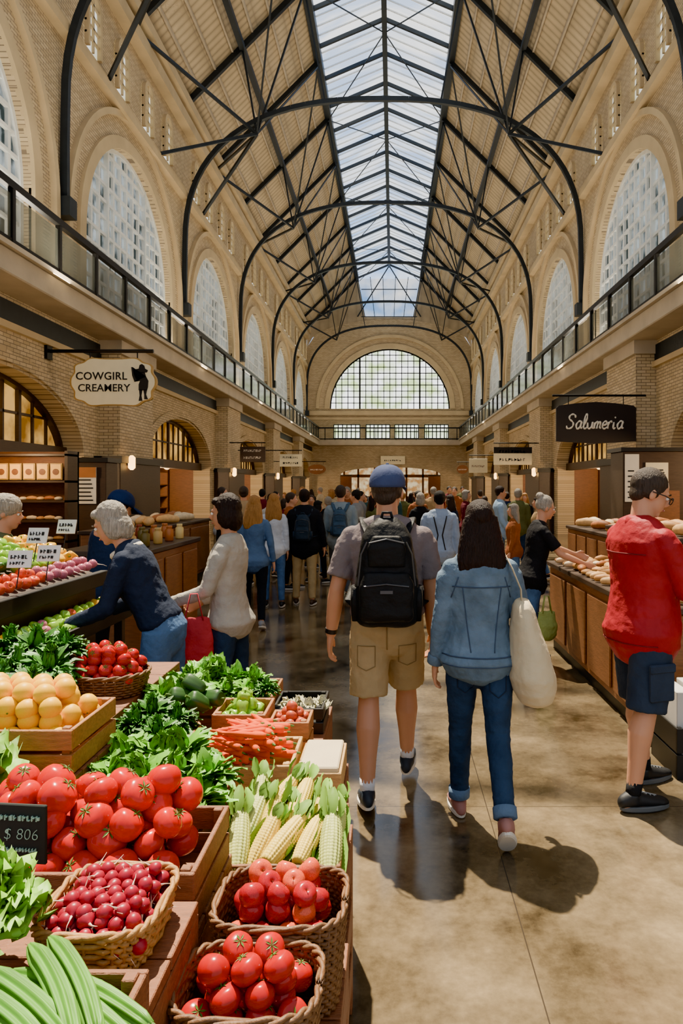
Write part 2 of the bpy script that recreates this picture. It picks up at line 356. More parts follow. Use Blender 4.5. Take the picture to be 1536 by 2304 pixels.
# trusses
TY = [14.3, 22.5, 30.7, 38.9, 47.1, 54.2]
names = ['nearest the viewer and highest in view', 'second from the viewer, full arch in view', 'third from the viewer', 'fourth from the viewer', 'fifth from the viewer', 'last one against the end wall']
for k, y in enumerate(TY):
    tr = thing('roof_truss', 'dark steel arched roof truss, %s' % names[k], 'roof truss', (CX, y, 7.6), group='arched steel trusses under the roof')
    pts = [V((XL+.12, y, 7.7)), V((XL+.12, y, 8.8))]
    for i in range(41):
        a = pi-pi*i/40; c, s_ = math.cos(a), math.sin(a)
        e = .8
        pts.append(V((CX+6.52*math.copysign(abs(c)**e, c), y, 9.6+4.9*abs(s_)**e)))
    pts += [V((XR-.12, y, 8.8)), V((XR-.12, y, 7.7))]
    mb = MB()
    for a, b in zip(pts, pts[1:]): mb.bar(a, b, .15, .12, up=V((0, 1, 0)))
    mb.build('arch_rib', STEEL, tr, world=True)
    for sg, xe, xs in ((-1, XL, -2.93), (1, XR, 2.23)):
        MB().bar((xe, y, 14.15), (xs, y, 18.25), .14, .18).build('rafter', STEEL, tr, world=True)
        n = V((CX+sg*4.15, y, 13.35)); mb = MB(); mdl = V((xe+(xs-xe)*.5, y, 16.1))
        for a, b in ((n, mdl), (n, V((xs, y, 18.1))), (V((CX+sg*1.9, y, 14.38)), V((xs, y, 18.1)))): mb.bar(a, b, .06, .06)
        mb.build('web_strut', STEEL, tr, world=True)
        mb = MB()
        for dy in (-4.1, 4.1):
            if y+dy > Y1: continue
            for e, w in ((V((xe-sg*.05, y+dy, 14.0)), .08), (V((xs, y+dy, 18.1)), .055))+(((V((xe-sg*.1, y+dy*.55, 11.6)), .09),) if k < 2 else ()): mb.bar(n, e, w, w)
        mb.build('bracing', STEEL, tr, world=True)
        MB().box(*sorted((xe, xe-sg*.3)), y-.16, y+.16, 7.35, 7.75).build('bracket', STEEL, tr, world=True)
    if y < 50:
        mb = MB()
        for sx in (-1, 1):
            mb.bar((-2.93 if sx < 0 else 2.23, y, 18.2), (CX, y+4.1, RZ-.2), .035); mb.bar((-2.93 if sx < 0 else 2.23, y+8.2, 18.2), (CX, y+4.1, RZ-.2), .035)
        mb.build('tie_rods', STEEL, tr, world=True)
for i, y in enumerate([t+4.1 for t in TY[:-1]]):
    hr = thing('roof_rafters', 'straight dark steel rafter pair between arched trusses, %s' % ['nearest the viewer', 'above the second bay', 'above the third bay', 'above the fourth bay', 'farthest along the hall'][i], 'rafter', (CX, y, 14), group='straight rafters between the trusses')
    for sg, xe, xs in ((-1, XL, -2.93), (1, XR, 2.23)): MB().bar((xe, y, 14.15), (xs, y, 18.25), .12, .16).build('rafter', STEEL, hr, world=True)
# end wall
etop = lambda u: 12.9+2.3*math.sqrt(max(0, 1-((u-CX)/6.65)**2))
wall('wall_end', BX, 'x', Y1, XL, XR, 0, etop, [(-.3-4.85, -.3+4.85, lambda u: 8.0, lambda u: arch(u, -.3, 4.85, 8.0)), (-4.3, 3.8, lambda u: 0.0, lambda u: 2.7+.6*math.sqrt(max(0, 1-((u+.25)/4.06)**2)))], .5)
win('x', Y1+.3, -.3, 8.0, 8.0, 4.85, 20, 10, IRON, ENDG, .06, .08, 1, hexp=(5, 15))
ring('x', Y1-.12, Y1+.05, -.3, 8.0, 4.85, 5.25, STONED); ring('x', Y1-.18, Y1, -.3, 8.0, 5.7, 5.95, STONED)
S(MB().box(XL, XR, Y1-.35, Y1, 7.45, 7.8).build(num('trim'), STONED)); S(MB().box(XL, XR, Y1-.2, Y1, 7.1, 7.3).build(num('trim'), STONED))
S(MB().box(FL, FR, Y1-1.2, Y1, 5.0, 5.4).build(num('trim'), STONE))
rl = thing('balcony_railing', 'black metal balcony railing crossing below the end wall windows', 'railing', (CX, Y1-1.15, 5.4))
MB().box(FL, FR, Y1-1.2, Y1-1.1, 6.3, 6.4).build('top_rail', IRON, rl, world=True)
MB().box(FL, FR, Y1-1.19, Y1-1.12, 5.45, 5.52).build('bottom_rail', IRON, rl, world=True)
x = FL+.5
while x < FR: MB().box(x-.03, x+.03, Y1-1.18, Y1-1.12, 5.4, 6.35).build('post', IRON, rl, world=True); x += .8
for x0, x1 in ((-4.8, -2.7), (-2.2, -.3), (.1, 2.0), (2.5, 4.4)):
    w = sempty('window', ((x0+x1)/2, Y1, 5.7)); MB().box(x0, x1, Y1-.06, Y1-.02, 5.6, 6.7).build('pane', ENDG, w, world=True)
    mb = MB()
    for i in range(7): u = x0+(x1-x0)*i/6; mb.box(u-.04, u+.04, Y1-.12, Y1-.05, 5.6, 6.7)
    for z in (5.6, 6.15, 6.7): mb.box(x0, x1, Y1-.12, Y1-.05, z-.04, z+.04)
    mb.build('mullions', STEEL, w, world=True)
mb = MB(); us = [XL+(XR-XL)*i/30 for i in range(31)]
rt = lambda u: 14.4+4.1*min(1, (u-XL)/(-2.93-XL)) if u < CX else 14.4+4.1*min(1, (XR-u)/(XR-2.23))
for a, b in zip(us, us[1:]): mb.face([(a, Y1+.1, etop(a)), (b, Y1+.1, etop(b)), (b, Y1+.1, rt(b)), (a, Y1+.1, rt(a))])
S(mb.build('wall_gable', CEIL))
w = sempty('window', (CX, Y1, 15.4)); mb = MB()
mb.face([(-2.3, Y1, 15.4), (1.6, Y1, 15.4), (2.2, Y1, 18.6), (CX, Y1, RZ), (-2.9, Y1, 18.6)]); mb.build('pane', SKYG, w, world=True)
mb = MB()
for i in range(6): t = i/5; mb.bar((-2.3+3.9*t, Y1-.05, 15.4), (-2.9+5.1*t, Y1-.05, 18.6), .05)
for z in (15.4, 17.6): mb.bar((-2.6, Y1-.05, z), (1.9, Y1-.05, z), .06)
mb.bar((CX, Y1-.05, RZ-.1), (-2.9, Y1-.05, 15.4), .08); mb.bar((CX, Y1-.05, RZ-.1), (2.2, Y1-.05, 15.4), .08)
mb.build('mullions', STEEL, w, world=True)
# shopfront beyond the end arch; its back wall glows by emission in place of lamps
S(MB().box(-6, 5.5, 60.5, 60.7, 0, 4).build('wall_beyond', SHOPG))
S(MB().box(-6, 5.5, Y1+.5, 60.5, 3.5, 3.7).build('ceiling_beyond', WOOD))
for x0 in (-4.6, 2.9):
    c = thing('shop_cabinet', 'dark wood shop cabinet inside the far doorway, %s side' % ('left' if x0 < 0 else 'right'), 'cabinet', (x0+.5, 57, 0))
    MB().box(x0, x0+1.1, 56.5, 57.2, 0, 2.6).build('body', WOOD, c, world=True, bevel=.02); MB().box(x0-.05, x0+1.15, 56.45, 57.25, 2.6, 2.7).build('cornice', DWOOD, c, world=True)
mb = MB()
for x in (-4.2, -3, -1.6, 1.1, 2.5, 3.7): mb.box(x-.08, x+.08, 58, 58.15, 0, 3.5)
mb.box(-4.3, 3.8, 58, 58.15, 2.5, 2.75); mb.box(-4.3, -1.6, 58, 58.12, 0, .9); mb.box(1.1, 3.7, 58, 58.12, 0, .9)
S(mb.build('door_1', WOOD))
# recessed shops
JAR = MB().lathe([(.04, 0), (.05, .01), (.05, .13), (.03, .15), (.035, .155), (.035, .18)], 10).mesh('jar', True)
BOXM = MB().box(-.09, .09, -.07, .07, 0, .2).mesh('gift_box', bevel=.01); LOAF = MB().loft([((-.12, 0, .06), (0, .05, 0), (0, 0, .05)), ((0, 0, .07), (0, .075, 0), (0, 0, .065)), ((.12, 0, .06), (0, .05, 0), (0, 0, .05))], 10).mesh('loaf', True)
GM = [mat('goods%d' % i, c, .5) for i, c in enumerate(['#d08a3a', '#8a3a1c', '#e0c27a', '#4d2a14', '#b0622a', '#c9a05a', '#6a5a2a'])]
NTH = ['first', 'second', 'third', 'fourth', 'fifth']
for side, XLow, sg in (('left', LL, -1), ('right', LR, 1)):
    for k, y in enumerate(AY):
        xb = XLow+sg*1.9
        S(MB().box(*sorted((xb, xb+sg*.1)), y-3.4, y+3.4, 0, 4).build(num('wall_shop_%s' % side), WOOD))
        for q in (-3.3, 3.2): S(MB().box(*sorted((XLow+sg*.6, xb)), y+q, y+q+.1, 0, 4).build(num('wall_shop_%s' % side), WOOD))
        S(MB().box(*sorted((XLow+sg*.6, xb)), y-3.4, y+3.4, 3.85, 3.95).build(num('ceiling_shop'), DWOOD))
        S(MB().box(*sorted((XLow+sg*.3, XLow+sg*.55)), y-3.15, y+3.15, 2.3, 2.55).build(num('trim'), DWOOD))
        w = sempty('window', (XLow+sg*.5, y, 2.55)); mb = MB(); us = [y-3.12*math.cos(pi*i/20) for i in range(21)]
        for a, b in zip(us, us[1:]): mb.face([(XLow+sg*.5, a, 2.5), (XLow+sg*.5, b, 2.5), (XLow+sg*.5, b, lowarch(b, y)), (XLow+sg*.5, a, lowarch(a, y))])
        mb.build('pane', AMB, w, world=True); mb = MB()
        for i in range(1, 12): u = y-3.1+6.2*i/12; mb.bar((XLow+sg*.47, u, 2.5), (XLow+sg*.47, u, lowarch(u, y)), .09 if i % 3 == 0 else .05)
        for a, b in zip(us, us[1:]): mb.bar((XLow+sg*.45, a, lowarch(a, y)), (XLow+sg*.45, b, lowarch(b, y)), .16)
        mb.bar((XLow+sg*.47, y-3, 3.1), (XLow+sg*.47, y+3, 3.1), .05)
        mb.build('mullions', DWOOD, w, world=True)
        u = thing('shelf_unit', 'dark wood shelving along the back of the %s arched shop bay on the %s side' % (NTH[k], side), 'shelf', (xb-sg*.3, y, 0), group='shop shelving')
        mb = MB()
        for yy in (-2.8, -1, 1, 2.8): mb.box(*sorted((xb, xb-sg*.5)), y+yy-.04, y+yy+.04, 0, 2.3)
        mb.build('upright', WOOD, u, world=True)
        for z in (.6, 1.0, 1.4, 1.8, 2.25): MB().box(*sorted((xb, xb-sg*.5)), y-2.8, y+2.8, z-.03, z).build('shelf', WOOD, u, world=True)
        for z in (1.0, 1.4, 1.8):
            n = 12 if k < 2 else (6 if k < 4 else 0)
            for i in range(n):
                t = R.choice([JAR, BOXM, LOAF]); nm = {'jar': 'jar', 'gift_box': 'carton', 'loaf': 'bread_loaf'}[t.name.split('.')[0]]
                o = ob(nm, t, GM[0]); o.location = (xb-sg*.28, y-2.6+5.2*(i+.5)/n, z)
                o.material_slots[0].link = 'OBJECT'; o.material_slots[0].material = R.choice(GM); o.rotation_euler.z = pi/2
                lv = {1.0: 'lower', 1.4: 'middle', 1.8: 'upper'}[z]
                tag(o, '%s on the %s shelf of the %s arched shop bay, %s side' % (nm.replace('_', ' '), lv, NTH[k], side), nm.replace('_', ' '), '%ss on the %s shelf of %s bay %s' % (nm.replace('_', ' '), lv, NTH[k], side))
        for q in (-1.5, 1.5):
            if k > 2: continue
            lp = thing('pendant_lamp', 'small glowing globe pendant in the %s arched shop bay on the %s side, %s one' % (NTH[k], side, 'nearer' if q < 0 else 'farther'), 'lamp', (XLow+sg*1.0, y+q, 3.0))
            MB().ell((0, 0, -.6), .11).build('globe', BULB, lp, smooth=True); MB().tube([(0, 0, .85), (0, 0, -.5)], .012, 6).build('cord', IRON, lp)
        l = bpy.data.lights.new('shop_light', 'POINT'); l.energy = 260; l.color = (1, .70, .40); l.shadow_soft_size = .15
        lo = bpy.data.objects.new('shop_light', l); COL.objects.link(lo); lo.location = (XLow+sg*.9, y, 2.1)
    for k, y in enumerate(PY[1:4]):
        s = thing('wall_sconce', 'small glowing amber sconce on the %s %s pier' % (NTH[k], side), 'lamp', (XLow-sg*.66, y-.9, 2.1)); MB().lathe([(.03, 0), (.08, .05), (.08, .28), (.03, .33)], 12).build('shade', BULB, s, smooth=True); MB().box(*sorted((0, sg*.12)), -.03, .03, .1, .16).build('arm', IRON, s)
# ------------------------------------------------------------ SIGNS
def strokes(mb, x0, x1, z, y, h, seed, n=9):
    r = random.Random(seed); x = x0; w = (x1-x0)/n
    while x < x1-w*.3:
        ww = w*r.uniform(.5, .85); mb.box(x, x+ww*.35, y-.004, y, z, z+h); mb.box(x, x+ww, y-.004, y, z+h*(r.choice([0, .4, .8])), z+h*.2+h*r.choice([.0, .35, .8])); x += w
def spline(p, n=5):
    out = []
    for i in range(len(p)-1):
        p0, p1, p2, p3 = p[max(0, i-1)], p[i], p[i+1], p[min(len(p)-1, i+2)]
        for j in range(n):
            t = j/n; out.append(tuple(.5*(2*b+(c_-a)*t+(2*a-5*b+4*c_-d)*t*t+(3*b-a-3*c_+d)*t**3) for a, b, c_, d in zip(p0, p1, p2, p3)))
    return out+[p[-1]]
def cowgirl():
    Y = 13.0; c = P(256, 860, Y)
    s = thing('hanging_sign', 'cream scalloped cheese shop sign hanging from an iron pole on the left', 'sign', c)
    n = 96; w, h = .80, .46
    def out(k, sc, y):
        L = []
        for i in range(n):
            a = 2*pi*i/n; e = .55; x = math.copysign(abs(math.cos(a))**e, math.cos(a)); z = math.copysign(abs(math.sin(a))**.75, math.sin(a))
            b = 1+.035*math.cos(a*10); L.append(V((x*w*b*sc, y, z*h*b*sc)))
        return L
    MB().rings([out(0, 1, -.03), out(0, 1, .03)]).build('board_edge', GOLD, s); MB().rings([out(0, .955, -.04), out(0, .955, -.02)]).build('board', CREAM, s)
    text('COWGIRL', .205, (-.22, -.045, .105), FACE, INK, s, space=1.04, bold=.0025); text('CREAMERY', .20, (-.17, -.045, -.12), FACE, INK, s, space=1.0, bold=.0015)
    mb = MB(); q = .12
    def poly(pts): 
        mb.rings([[V((x*.88+q, -.05, z)) for x, z in pts], [V((x*.88+q, -.041, z)) for x, z in pts]])
    poly([(.33, .20), (.36, .24), (.42, .25), (.44, .32), (.49, .34), (.54, .31), (.56, .25), (.62, .22), (.6, .18), (.5, .17), (.4, .17)])
    poly([(.43, .18), (.55, .18), (.58, .1), (.63, .02), (.62, -.1), (.6, -.16), (.42, -.16), (.42, -.05), (.45, .02), (.36, .06), (.32, .14), (.29, .28), (.26, .28), (.28, .12), (.33, .0), (.42, .08)])
    poly([(.43, -.15), (.5, -.15), (.48, -.26), (.5, -.36), (.42, -.36), (.44, -.26)]); poly([(.52, -.15), (.6, -.15), (.58, -.24), (.62, -.33), (.54, -.33), (.54, -.24)])
    mb.build('emblem', INK, s)
    zt = P(0, 790, Y).z-c.z; xa, xb = LL-c.x, P(345, 0, Y).x-c.x
    MB().tube([(xa, 0, zt), (xb, 0, zt)], .035, 8).build('pole', IRON, s); MB().box(xa-.02, xa+.06, -.1, .1, zt-.16, zt+.16).build('wall_plate', IRON, s)
    for x in (-.45, .45): MB().tube([(x, 0, zt), (x, 0, .42)], .012, 6).build('chain', IRON, s)
def salum():
    Y = 14.9; c = P(1340, 952, Y); s = thing('hanging_sign', 'dark brown board sign with white script lettering hanging from an iron pole on the right', 'sign', c)
    w, h = .87, .40
    pr = [(-w, -h), (0, -h-.05), (w, -h), (w, h-.07), (w-.06, h-.02), (w*.5, h+.03), (0, h+.06), (-w*.5, h+.03), (-w+.06, h-.02), (-w, h-.07)]
    MB().rings([[V((x, -.03, z)) for x, z in pr], [V((x, .03, z)) for x, z in pr]]).build('board', mat('sign_brown', '#1d130d', .6), s)
    G = {'S': ([(.62, .80), (.56, .98), (.36, 1.06), (.14, .96), (.12, .74), (.32, .58), (.50, .42), (.50, .18), (.30, .02), (.06, .04), (-.02, .22)], .74),
         'a': ([(.45, .5), (.25, .55), (.05, .3), (.15, .0), (.35, .1), (.48, .52), (.45, .1), (.6, .05)], .62), 'l': ([(0, .1), (.25, .7), (.2, 1.05), (.08, .9), (.08, .1), (.25, .02), (.36, .12)], .36),
         'u': ([(0, .45), (.06, .1), (.22, .0), (.38, .2), (.42, .5), (.42, .1), (.56, .04)], .58), 'm': ([(0, .45), (.04, 0), (.06, .35), (.2, .52), (.27, .4), (.26, 0), (.3, .36), (.43, .52), (.5, .38), (.5, .08), (.62, .04)], .66),
         'e': ([(.05, .22), (.35, .34), (.3, .54), (.1, .45), (.06, .12), (.25, .0), (.44, .12)], .46), 'r': ([(.02, .50), (.05, .25), (.05, .0), (.07, .3), (.16, .50), (.28, .54), (.34, .44)], .46), 'i': ([(.05, .48), (.06, .08), (.14, .0), (.24, .08)], .34)}
    sc = .258; tw = sum(G[c_][1] for c_ in 'Salumeria')*sc; xx = -tw/2-.03
    mb = MB()
    for ch in 'Salumeria':
        pts, adv = G[ch]
        pp = spline(pts); mb.tube([(xx+(x+z*.2)*sc, -.036, (z-.42)*sc*1.15) for x, z in pp], [.012+.010*abs(math.sin(i*.45)) for i in range(len(pp))], 6, flat=1)
        if ch == 'i': mb.ell((xx+.19*sc+.02, -.036, .40*sc*1.15), (.019, .01, .019), None, 8, 6)
        xx += adv*sc
    mb.build('lettering', PAPER, s, smooth=True)
    zt = P(0, 890, Y).z-c.z; xb = LR-.45-c.x
    MB().tube([(-.95, 0, zt), (xb+.05, 0, zt)], .025, 8).build('pole', IRON, s)
    for x in (-.6, .6): MB().tube([(x, 0, zt), (x, 0, h)], .01, 6).build('chain', IRON, s)
cowgirl(); salum()
def small(x0, x1, y0, y1, Y, bm, tm, label, wallx, lines=2, oval=False, top=None):
    c = P((x0+x1)/2, (y0+y1)/2, Y); w = (x1-x0)/2/1536*Y; h = (y1-y0)/2/1536*Y
    s = thing('hanging_sign', label, 'sign', c)
    if oval: MB().rings([[V((w*math.cos(2*pi*i/24), y, h*math.sin(2*pi*i/24))) for i in range(24)] for y in (-.03, .03)]).build('board', bm, s)
    else: MB().box(-w, w, -.03, .03, -h, h).build('board', bm, s, bevel=.01)
    mb = MB()
    for i in range(lines): strokes(mb, -w*.7, w*.7, h*(.45-.9*i/max(1, lines-1) if lines > 1 else -.1)-h*.12, -.031, h*.3, i+int(x0))
    mb.build('lettering', tm, s)
    if top: MB().box(-w, w, -.035, -.031, h*.3, h).build('header', top, s)
    z = h+.15
    if wallx is not None:
        MB().tube([(-w if wallx > 0 else w, 0, z), (wallx-c.x, 0, z)], .02, 6).build('pole', IRON, s)
        for x in (-w*.7, w*.7): MB().tube([(x, 0, z), (x, 0, h)], .008, 6).build('chain', IRON, s)
small(540, 597, 1005, 1040, 25.6, DWOOD, PAPER, 'dark brown hanging sign with two pale lines over the left shop row', LL+.4)
small(629, 679, 1022, 1050, 27, CREAM, INK, 'cream rectangular hanging sign over the left shop row', LL+.4)
small(692, 733, 1045, 1067, 35, WOOD, PAPER, 'brown oval hanging sign over the far left shops', LL+.4, 1, True)
small(1110, 1196, 1006, 1046, 25.6, CREAM, INK, 'cream hanging sign with black header over the right shop row', LR-.4, 2, False, INK)
small(1055, 1096, 1032, 1064, 30, CREAM, WOOD, 'square tan hanging sign beyond the black-headed sign', LR-.4, 1)
small(1027, 1053, 1046, 1066, 35.5, WOOD, PAPER, 'small brown oval sign over the far right shops', LR-.4, 1, True)
small(856, 911, 1026, 1045, 54.8, CREAM, INK, 'long cream sign on the wall above the far doorway', None, 1)
def notice(x0, x1, z0, z1, yf, name, m, par=None, label=None, head=None):
    s = par or thing('poster', label, 'poster', ((x0+x1)/2, yf, z0)); MB().box(x0, x1, yf-.02, yf, z0, z1).build('notice' if par else 'sheet', m, s, world=True)
    mb = MB()
    for i in range(6): z = z0+(z1-z0)*(i+.7)/9; mb.box(x0+.05, x1-.05-.02*(i % 3), yf-.024, yf-.02, z, z+.025)
    mb.build('print', INK, s, world=True)
    if head: MB().box(x0, x1, yf-.026, yf-.02, z0+(z1-z0)*.72, z1).build('header', head, s, world=True)
notice(-6.5, -6.12, 1.62, 1.96, 15.09, 'poster', CREAM, None, 'cream notice on the dark base of the first left pier')
k = thing('kiosk', 'dark wooden kiosk panel with an orange-headed notice beside the first left pier', 'kiosk', (-5.5, 12.1, 0))
MB().box(-5.75, -5.05, 12.0, 12.5, 0, 2.15).build('body', DWOOD, k, world=True, bevel=.01); MB().box(-5.8, -5.0, 11.95, 12.55, 2.15, 2.23).build('cornice', BLK, k, world=True); notice(-5.58, -5.22, 1.42, 2.06, 12.0, 'notice', PAPER, k, None, mat('orange_head', '#b06a28', .6))
# ------------------------------------------------------------ PEOPLE
SK = mat('skin_fair', '#c98f6d', .5, var=.06, vs=12, sss=.1); SK2 = mat('skin_tan', '#b8805f', .5, var=.06, vs=12, sss=.1)
EYEW = mat('eye_white', '#e8e4dc', .3, var=0); EYED = mat('eye_dark', '#20150e', .2, var=0); LIP = mat('lips', '#a4584a', .5, var=.05)
def fab(n, c, b=.7, rough=.85, var=.16): return mat('fab_'+n, c, rough, var=var, vs=10, bump=b, bs=30, spec=.2)
def hairm(n, c): return mat('hair_'+n, c, .55, var=.5, vs=40, bump=.8, bs=80, stretch=(3, 3, .25), spec=.3)
HB = hairm('brown', '#20110b'); HG = hairm('grey', '#8e8578'); HBL = hairm('blonde', '#a3713c'); HK = hairm('black', '#120e0c'); HSP = hairm('saltpepper', '#3c3129'); HSI = hairm('silver', '#9d9486')
SOLEW = mat('sole_white', '#cfcac0', .7); SOLEG = mat('sole_grey', '#55585a', .7); SHB = mat('shoe_black', '#17181b', .6); SHN = mat('shoe_navy', '#1d2733', .6); SHP = mat('shoe_pink', '#9b6a63', .7); SHBR = mat('shoe_brown', '#3d2a1c', .6); LACE = mat('lace', '#8a8c8c', .8)
MR_M = [(-.10, .145, .105, 0), (-.03, .172, .122, -.008), (.05, .168, .118, 0), (.15, .155, .108, .004), (.26, .165, .112, .004), (.36, .182, .118, 0), (.43, .186, .108, -.008), (.485, .15, .082, -.012), (.52, .075, .062, -.01)]
MR_F = [(-.10, .150, .11, -.005), (-.03, .175, .122, -.015), (.05, .160, .108, -.005), (.15, .132, .094, .004), (.26, .142, .105, .012), (.35, .158, .115, .010), (.43, .160, .095, -.005), (.485, .125, .072, -.01), (.52, .062, .055, -.01)]
def person(label, X, Y, heading, H=1.75, g=1.0, vox=.016, fem=False, legs=((6, 6, 3, 0), (-6, 4, 3, 0)), arms=((4, 8, 10, 4), (-4, 8, 10, 4)), lean=0, hyaw=0, hpitch=0,
           skin=SK, hair=('short', HB), top=None, slv='long', hem=-.1, loose=.012, bot=None, shorts=False, shoe=SHB, sole=SOLEW, sock=None, face=False, fine=False, belly=0, group=None, disp=.012, slen=.88):
    s = H/1.75; root = thing('person', label, 'person', (X, Y, 0), rad(heading), group); root.scale = (s, s, s)
    U = V((0, math.sin(rad(lean)), math.cos(rad(lean)))); F = V((0, math.cos(rad(lean)), -math.sin(rad(lean)))); XX = V((1, 0, 0))
    J = {}; lowest = 9; feet = []
    for i, sd in enumerate((-1, 1)):
        sw, kn, ab, fp = legs[i]; sw, kn, ab, fp = map(rad, (sw, kn, ab, fp))
        hip = V((sd*.088, 0, 0)); k = hip+.42*V((sd*math.sin(ab), math.sin(sw)*math.cos(ab), -math.cos(sw)*math.cos(ab)))
        a2 = sw-kn; an = k+.41*V((sd*math.sin(ab)*.4, math.sin(a2), -math.cos(a2)))
        fd = V((sd*.12, math.cos(fp), math.sin(fp))).normalized(); fu = V((0, -math.sin(fp), math.cos(fp))); fu = (fu-fd*fu.dot(fd)).normalized()
        feet.append((hip, k, an, fd, fu))
        for t in (-.07, .19): lowest = min(lowest, (an-fu*.08+fd*t).z)
    O = V((0, 0, -lowest)); J['pelvis'] = O
    sh = .182 if not fem else .155
    sh *= (1+(g-1)*.5)
    RS = [(t, rx*g, ry*g*(1+belly*math.exp(-((t-.1)/.12)**2)), yo+belly*.05*math.exp(-((t-.1)/.12)**2)) for t, rx, ry, yo in (MR_F if fem else MR_M)]
    def torso(mb, off, lo=-9, hi=9, flare=0):
        rs = []
        for t, rx, ry, yo in RS:
            if lo <= t <= hi: rs.append((O+(U if t > 0 else V((0, 0, 1)).lerp(U, .5))*t+F*yo, XX*(rx+off+flare*max(0, -t+.05)), F*(ry+off+flare*max(0, -t+.05))))
        mb.loft(rs, 20)
    AR = []
    for i, sd in enumerate((-1, 1)):
        a = arms[i]; sw, ab, el, ab2 = map(rad, a[:4]); curl = a[4] if len(a) > 4 else 25
        sp = O+U*.452+XX*sd*sh-F*.01
        d1 = V((sd*math.sin(ab), math.sin(sw)*math.cos(ab), -math.cos(sw)*math.cos(ab))); e = sp+d1*.285
        d2 = V((sd*math.sin(ab2), math.sin(sw+el)*math.cos(ab2), -math.cos(sw+el)*math.cos(ab2))); w = e+d2*.25
        AR.append((sp, e, w, d1, d2, sd, curl))
    J['arms'] = AR; J['feet'] = feet; J['U'] = U; J['F'] = F
    nb = O+U*.52; hp = rad(hpitch)+rad(lean)*.55; hyr = rad(hyaw)
    Rm = Matrix.Rotation(hyr, 3, 'Z') @ Matrix.Rotation(-hp, 3, 'X')
    hc = nb+(U*.5+Rm @ V((0, 0, 1))*.5).normalized()*.165+Rm @ V((0, .015, 0)); J['head'] = hc; J['Rm'] = Rm
    hp_ = lambda x, y, z: hc+Rm @ V((x, y, z))
    fm = .93 if fem else 1
    mb = MB(); torso(mb, -.028)
    mb.tube([nb-U*.06, nb+U*.03, hc-Rm @ V((0, .02, .05))], [.058*fm*g**.5, .056*fm*g**.5, .055*fm], 14, True)
    mb.ell(hp_(0, -.014, .022), (.074*fm, .094*fm, .096), Rm, 24, 16); mb.ell(hp_(0, .03, -.035), (.057*fm, .058, .078), Rm, 20, 14)
    mb.ell(hp_(0, .066, -.09), (.024, .02, .018), Rm); mb.tube([hp_(0, .085, .01), hp_(0, .103, -.018), hp_(0, .092, -.03)], [.009, .014, .013], 10, True)
    mb.ell(hp_(0, .084, -.058), (.022, .010, .010), Rm); mb.ell(hp_(0, .07, .022), (.05, .016, .012), Rm)
    for sd in (-1, 1):
        mb.ell(hp_(sd*.076*fm, -.008, -.012), (.010, .019, .031), Rm @ Matrix.Rotation(sd*.3, 3, 'Z'))
    for sp, e, w, d1, d2, sd, curl in AR:
        q = (.86 if fem else 1)*(.8+.2*g); qa = q*.72; qb = q*.8 if slv == 'long' else q
        mb.tube([sp+d1*.02, sp+d1*.09, sp+d1*.2, e, e+d2*.06, e+d2*.16, w], [.05*qa, .05*qa, .045*(qa if slv == 'long' else q*.95), .039*qb, .042*qb, .036*qb, .027*q], 14, True)
        ac = (V((0, 1, 0))-d2*d2.y)
        if ac.length < .35: ac = V((0, 0, 1))-d2*d2.z
        ac.normalize(); pn = ac.cross(d2).normalized()
        if pn.x*sd > 0: pn = -pn
        mb.loft([(w, ac*.026, pn*.021), (w+d2*.04, ac*.036, pn*.017), (w+d2*.085+pn*.004, ac*.039, pn*.014)], 12)
        cr = rad(curl)
        for f, (o_, ln) in enumerate(((.029, .072), (.010, .082), (-.010, .076), (-.029, .06))):
            p0 = w+d2*.08+ac*o_+pn*.004; pts = [p0]; an = cr*.4
            for sgm in (.45, .32, .25):
                pts.append(pts[-1]+(d2*math.cos(an)+pn*math.sin(an))*ln*sgm); an += cr*.9
            mb.tube(pts, [.0095, .009, .0085, .007], 8, True)
        mb.tube([w+d2*.02+ac*.02, w+d2*.05+ac*.05+pn*.012, w+d2*.085+ac*.055+pn*.022], [.014, .0105, .0085], 8, True)
    for hip, k, an, fd, fu in feet:
        hip, k, an = hip+O, k+O, an+O; d = (k-hip).normalized(); d2 = (an-k).normalized()
        bk = -(V((0, 1, 0))-d2*d2.y).normalized(); q = (.95 if fem else 1)*(.75+.25*g); qc = q*.72 if bot else q; qk = q if shorts else q*.72; ba = 1 if shorts else 0
        mb.tube([hip, hip.lerp(k, .3), hip.lerp(k, .7), k, k.lerp(an, .28)+bk*.014*ba, k.lerp(an, .6)+bk*.006*ba, an], [.09*qc, .082*qc, .066*qc, .053*qk, .060*qk, .045*qk, .034*q], 16, True)
        b = an-fu*.08; mb.loft([(b+fd*t+fu*h, fd.cross(fu)*w_, fu*h) for t, w_, h in ((-.05, .024, .03), (0, .03, .04), (.08, .034, .03), (.15, .026, .018))], 12)
    ob('body', bake(mb, vox if not fine else .0065, 2 if fine else 1, name='body'), skin, root)
    if face:
        for sd in (-1, 1):
            MB().ell(hp_(sd*.028, .079, .002), (.012, .009, .009)).build('eye', EYEW, root, smooth=True); MB().ell(hp_(sd*.029, .086, .002), .0052).build('iris', EYED, root, smooth=True)
            MB().tube([hp_(sd*.014, .087, .022), hp_(sd*.03, .087, .028), hp_(sd*.046, .077, .022)], [.003, .0045, .002], 6).build('eyebrow', hair[1], root)
        MB().tube([hp_(-.02, .088, -.06), hp_(0, .096, -.058), hp_(.02, .088, -.06)], [.003, .006, .003], 8).build('lips', LIP, root, smooth=True)
    fo = .006 if fine else 0
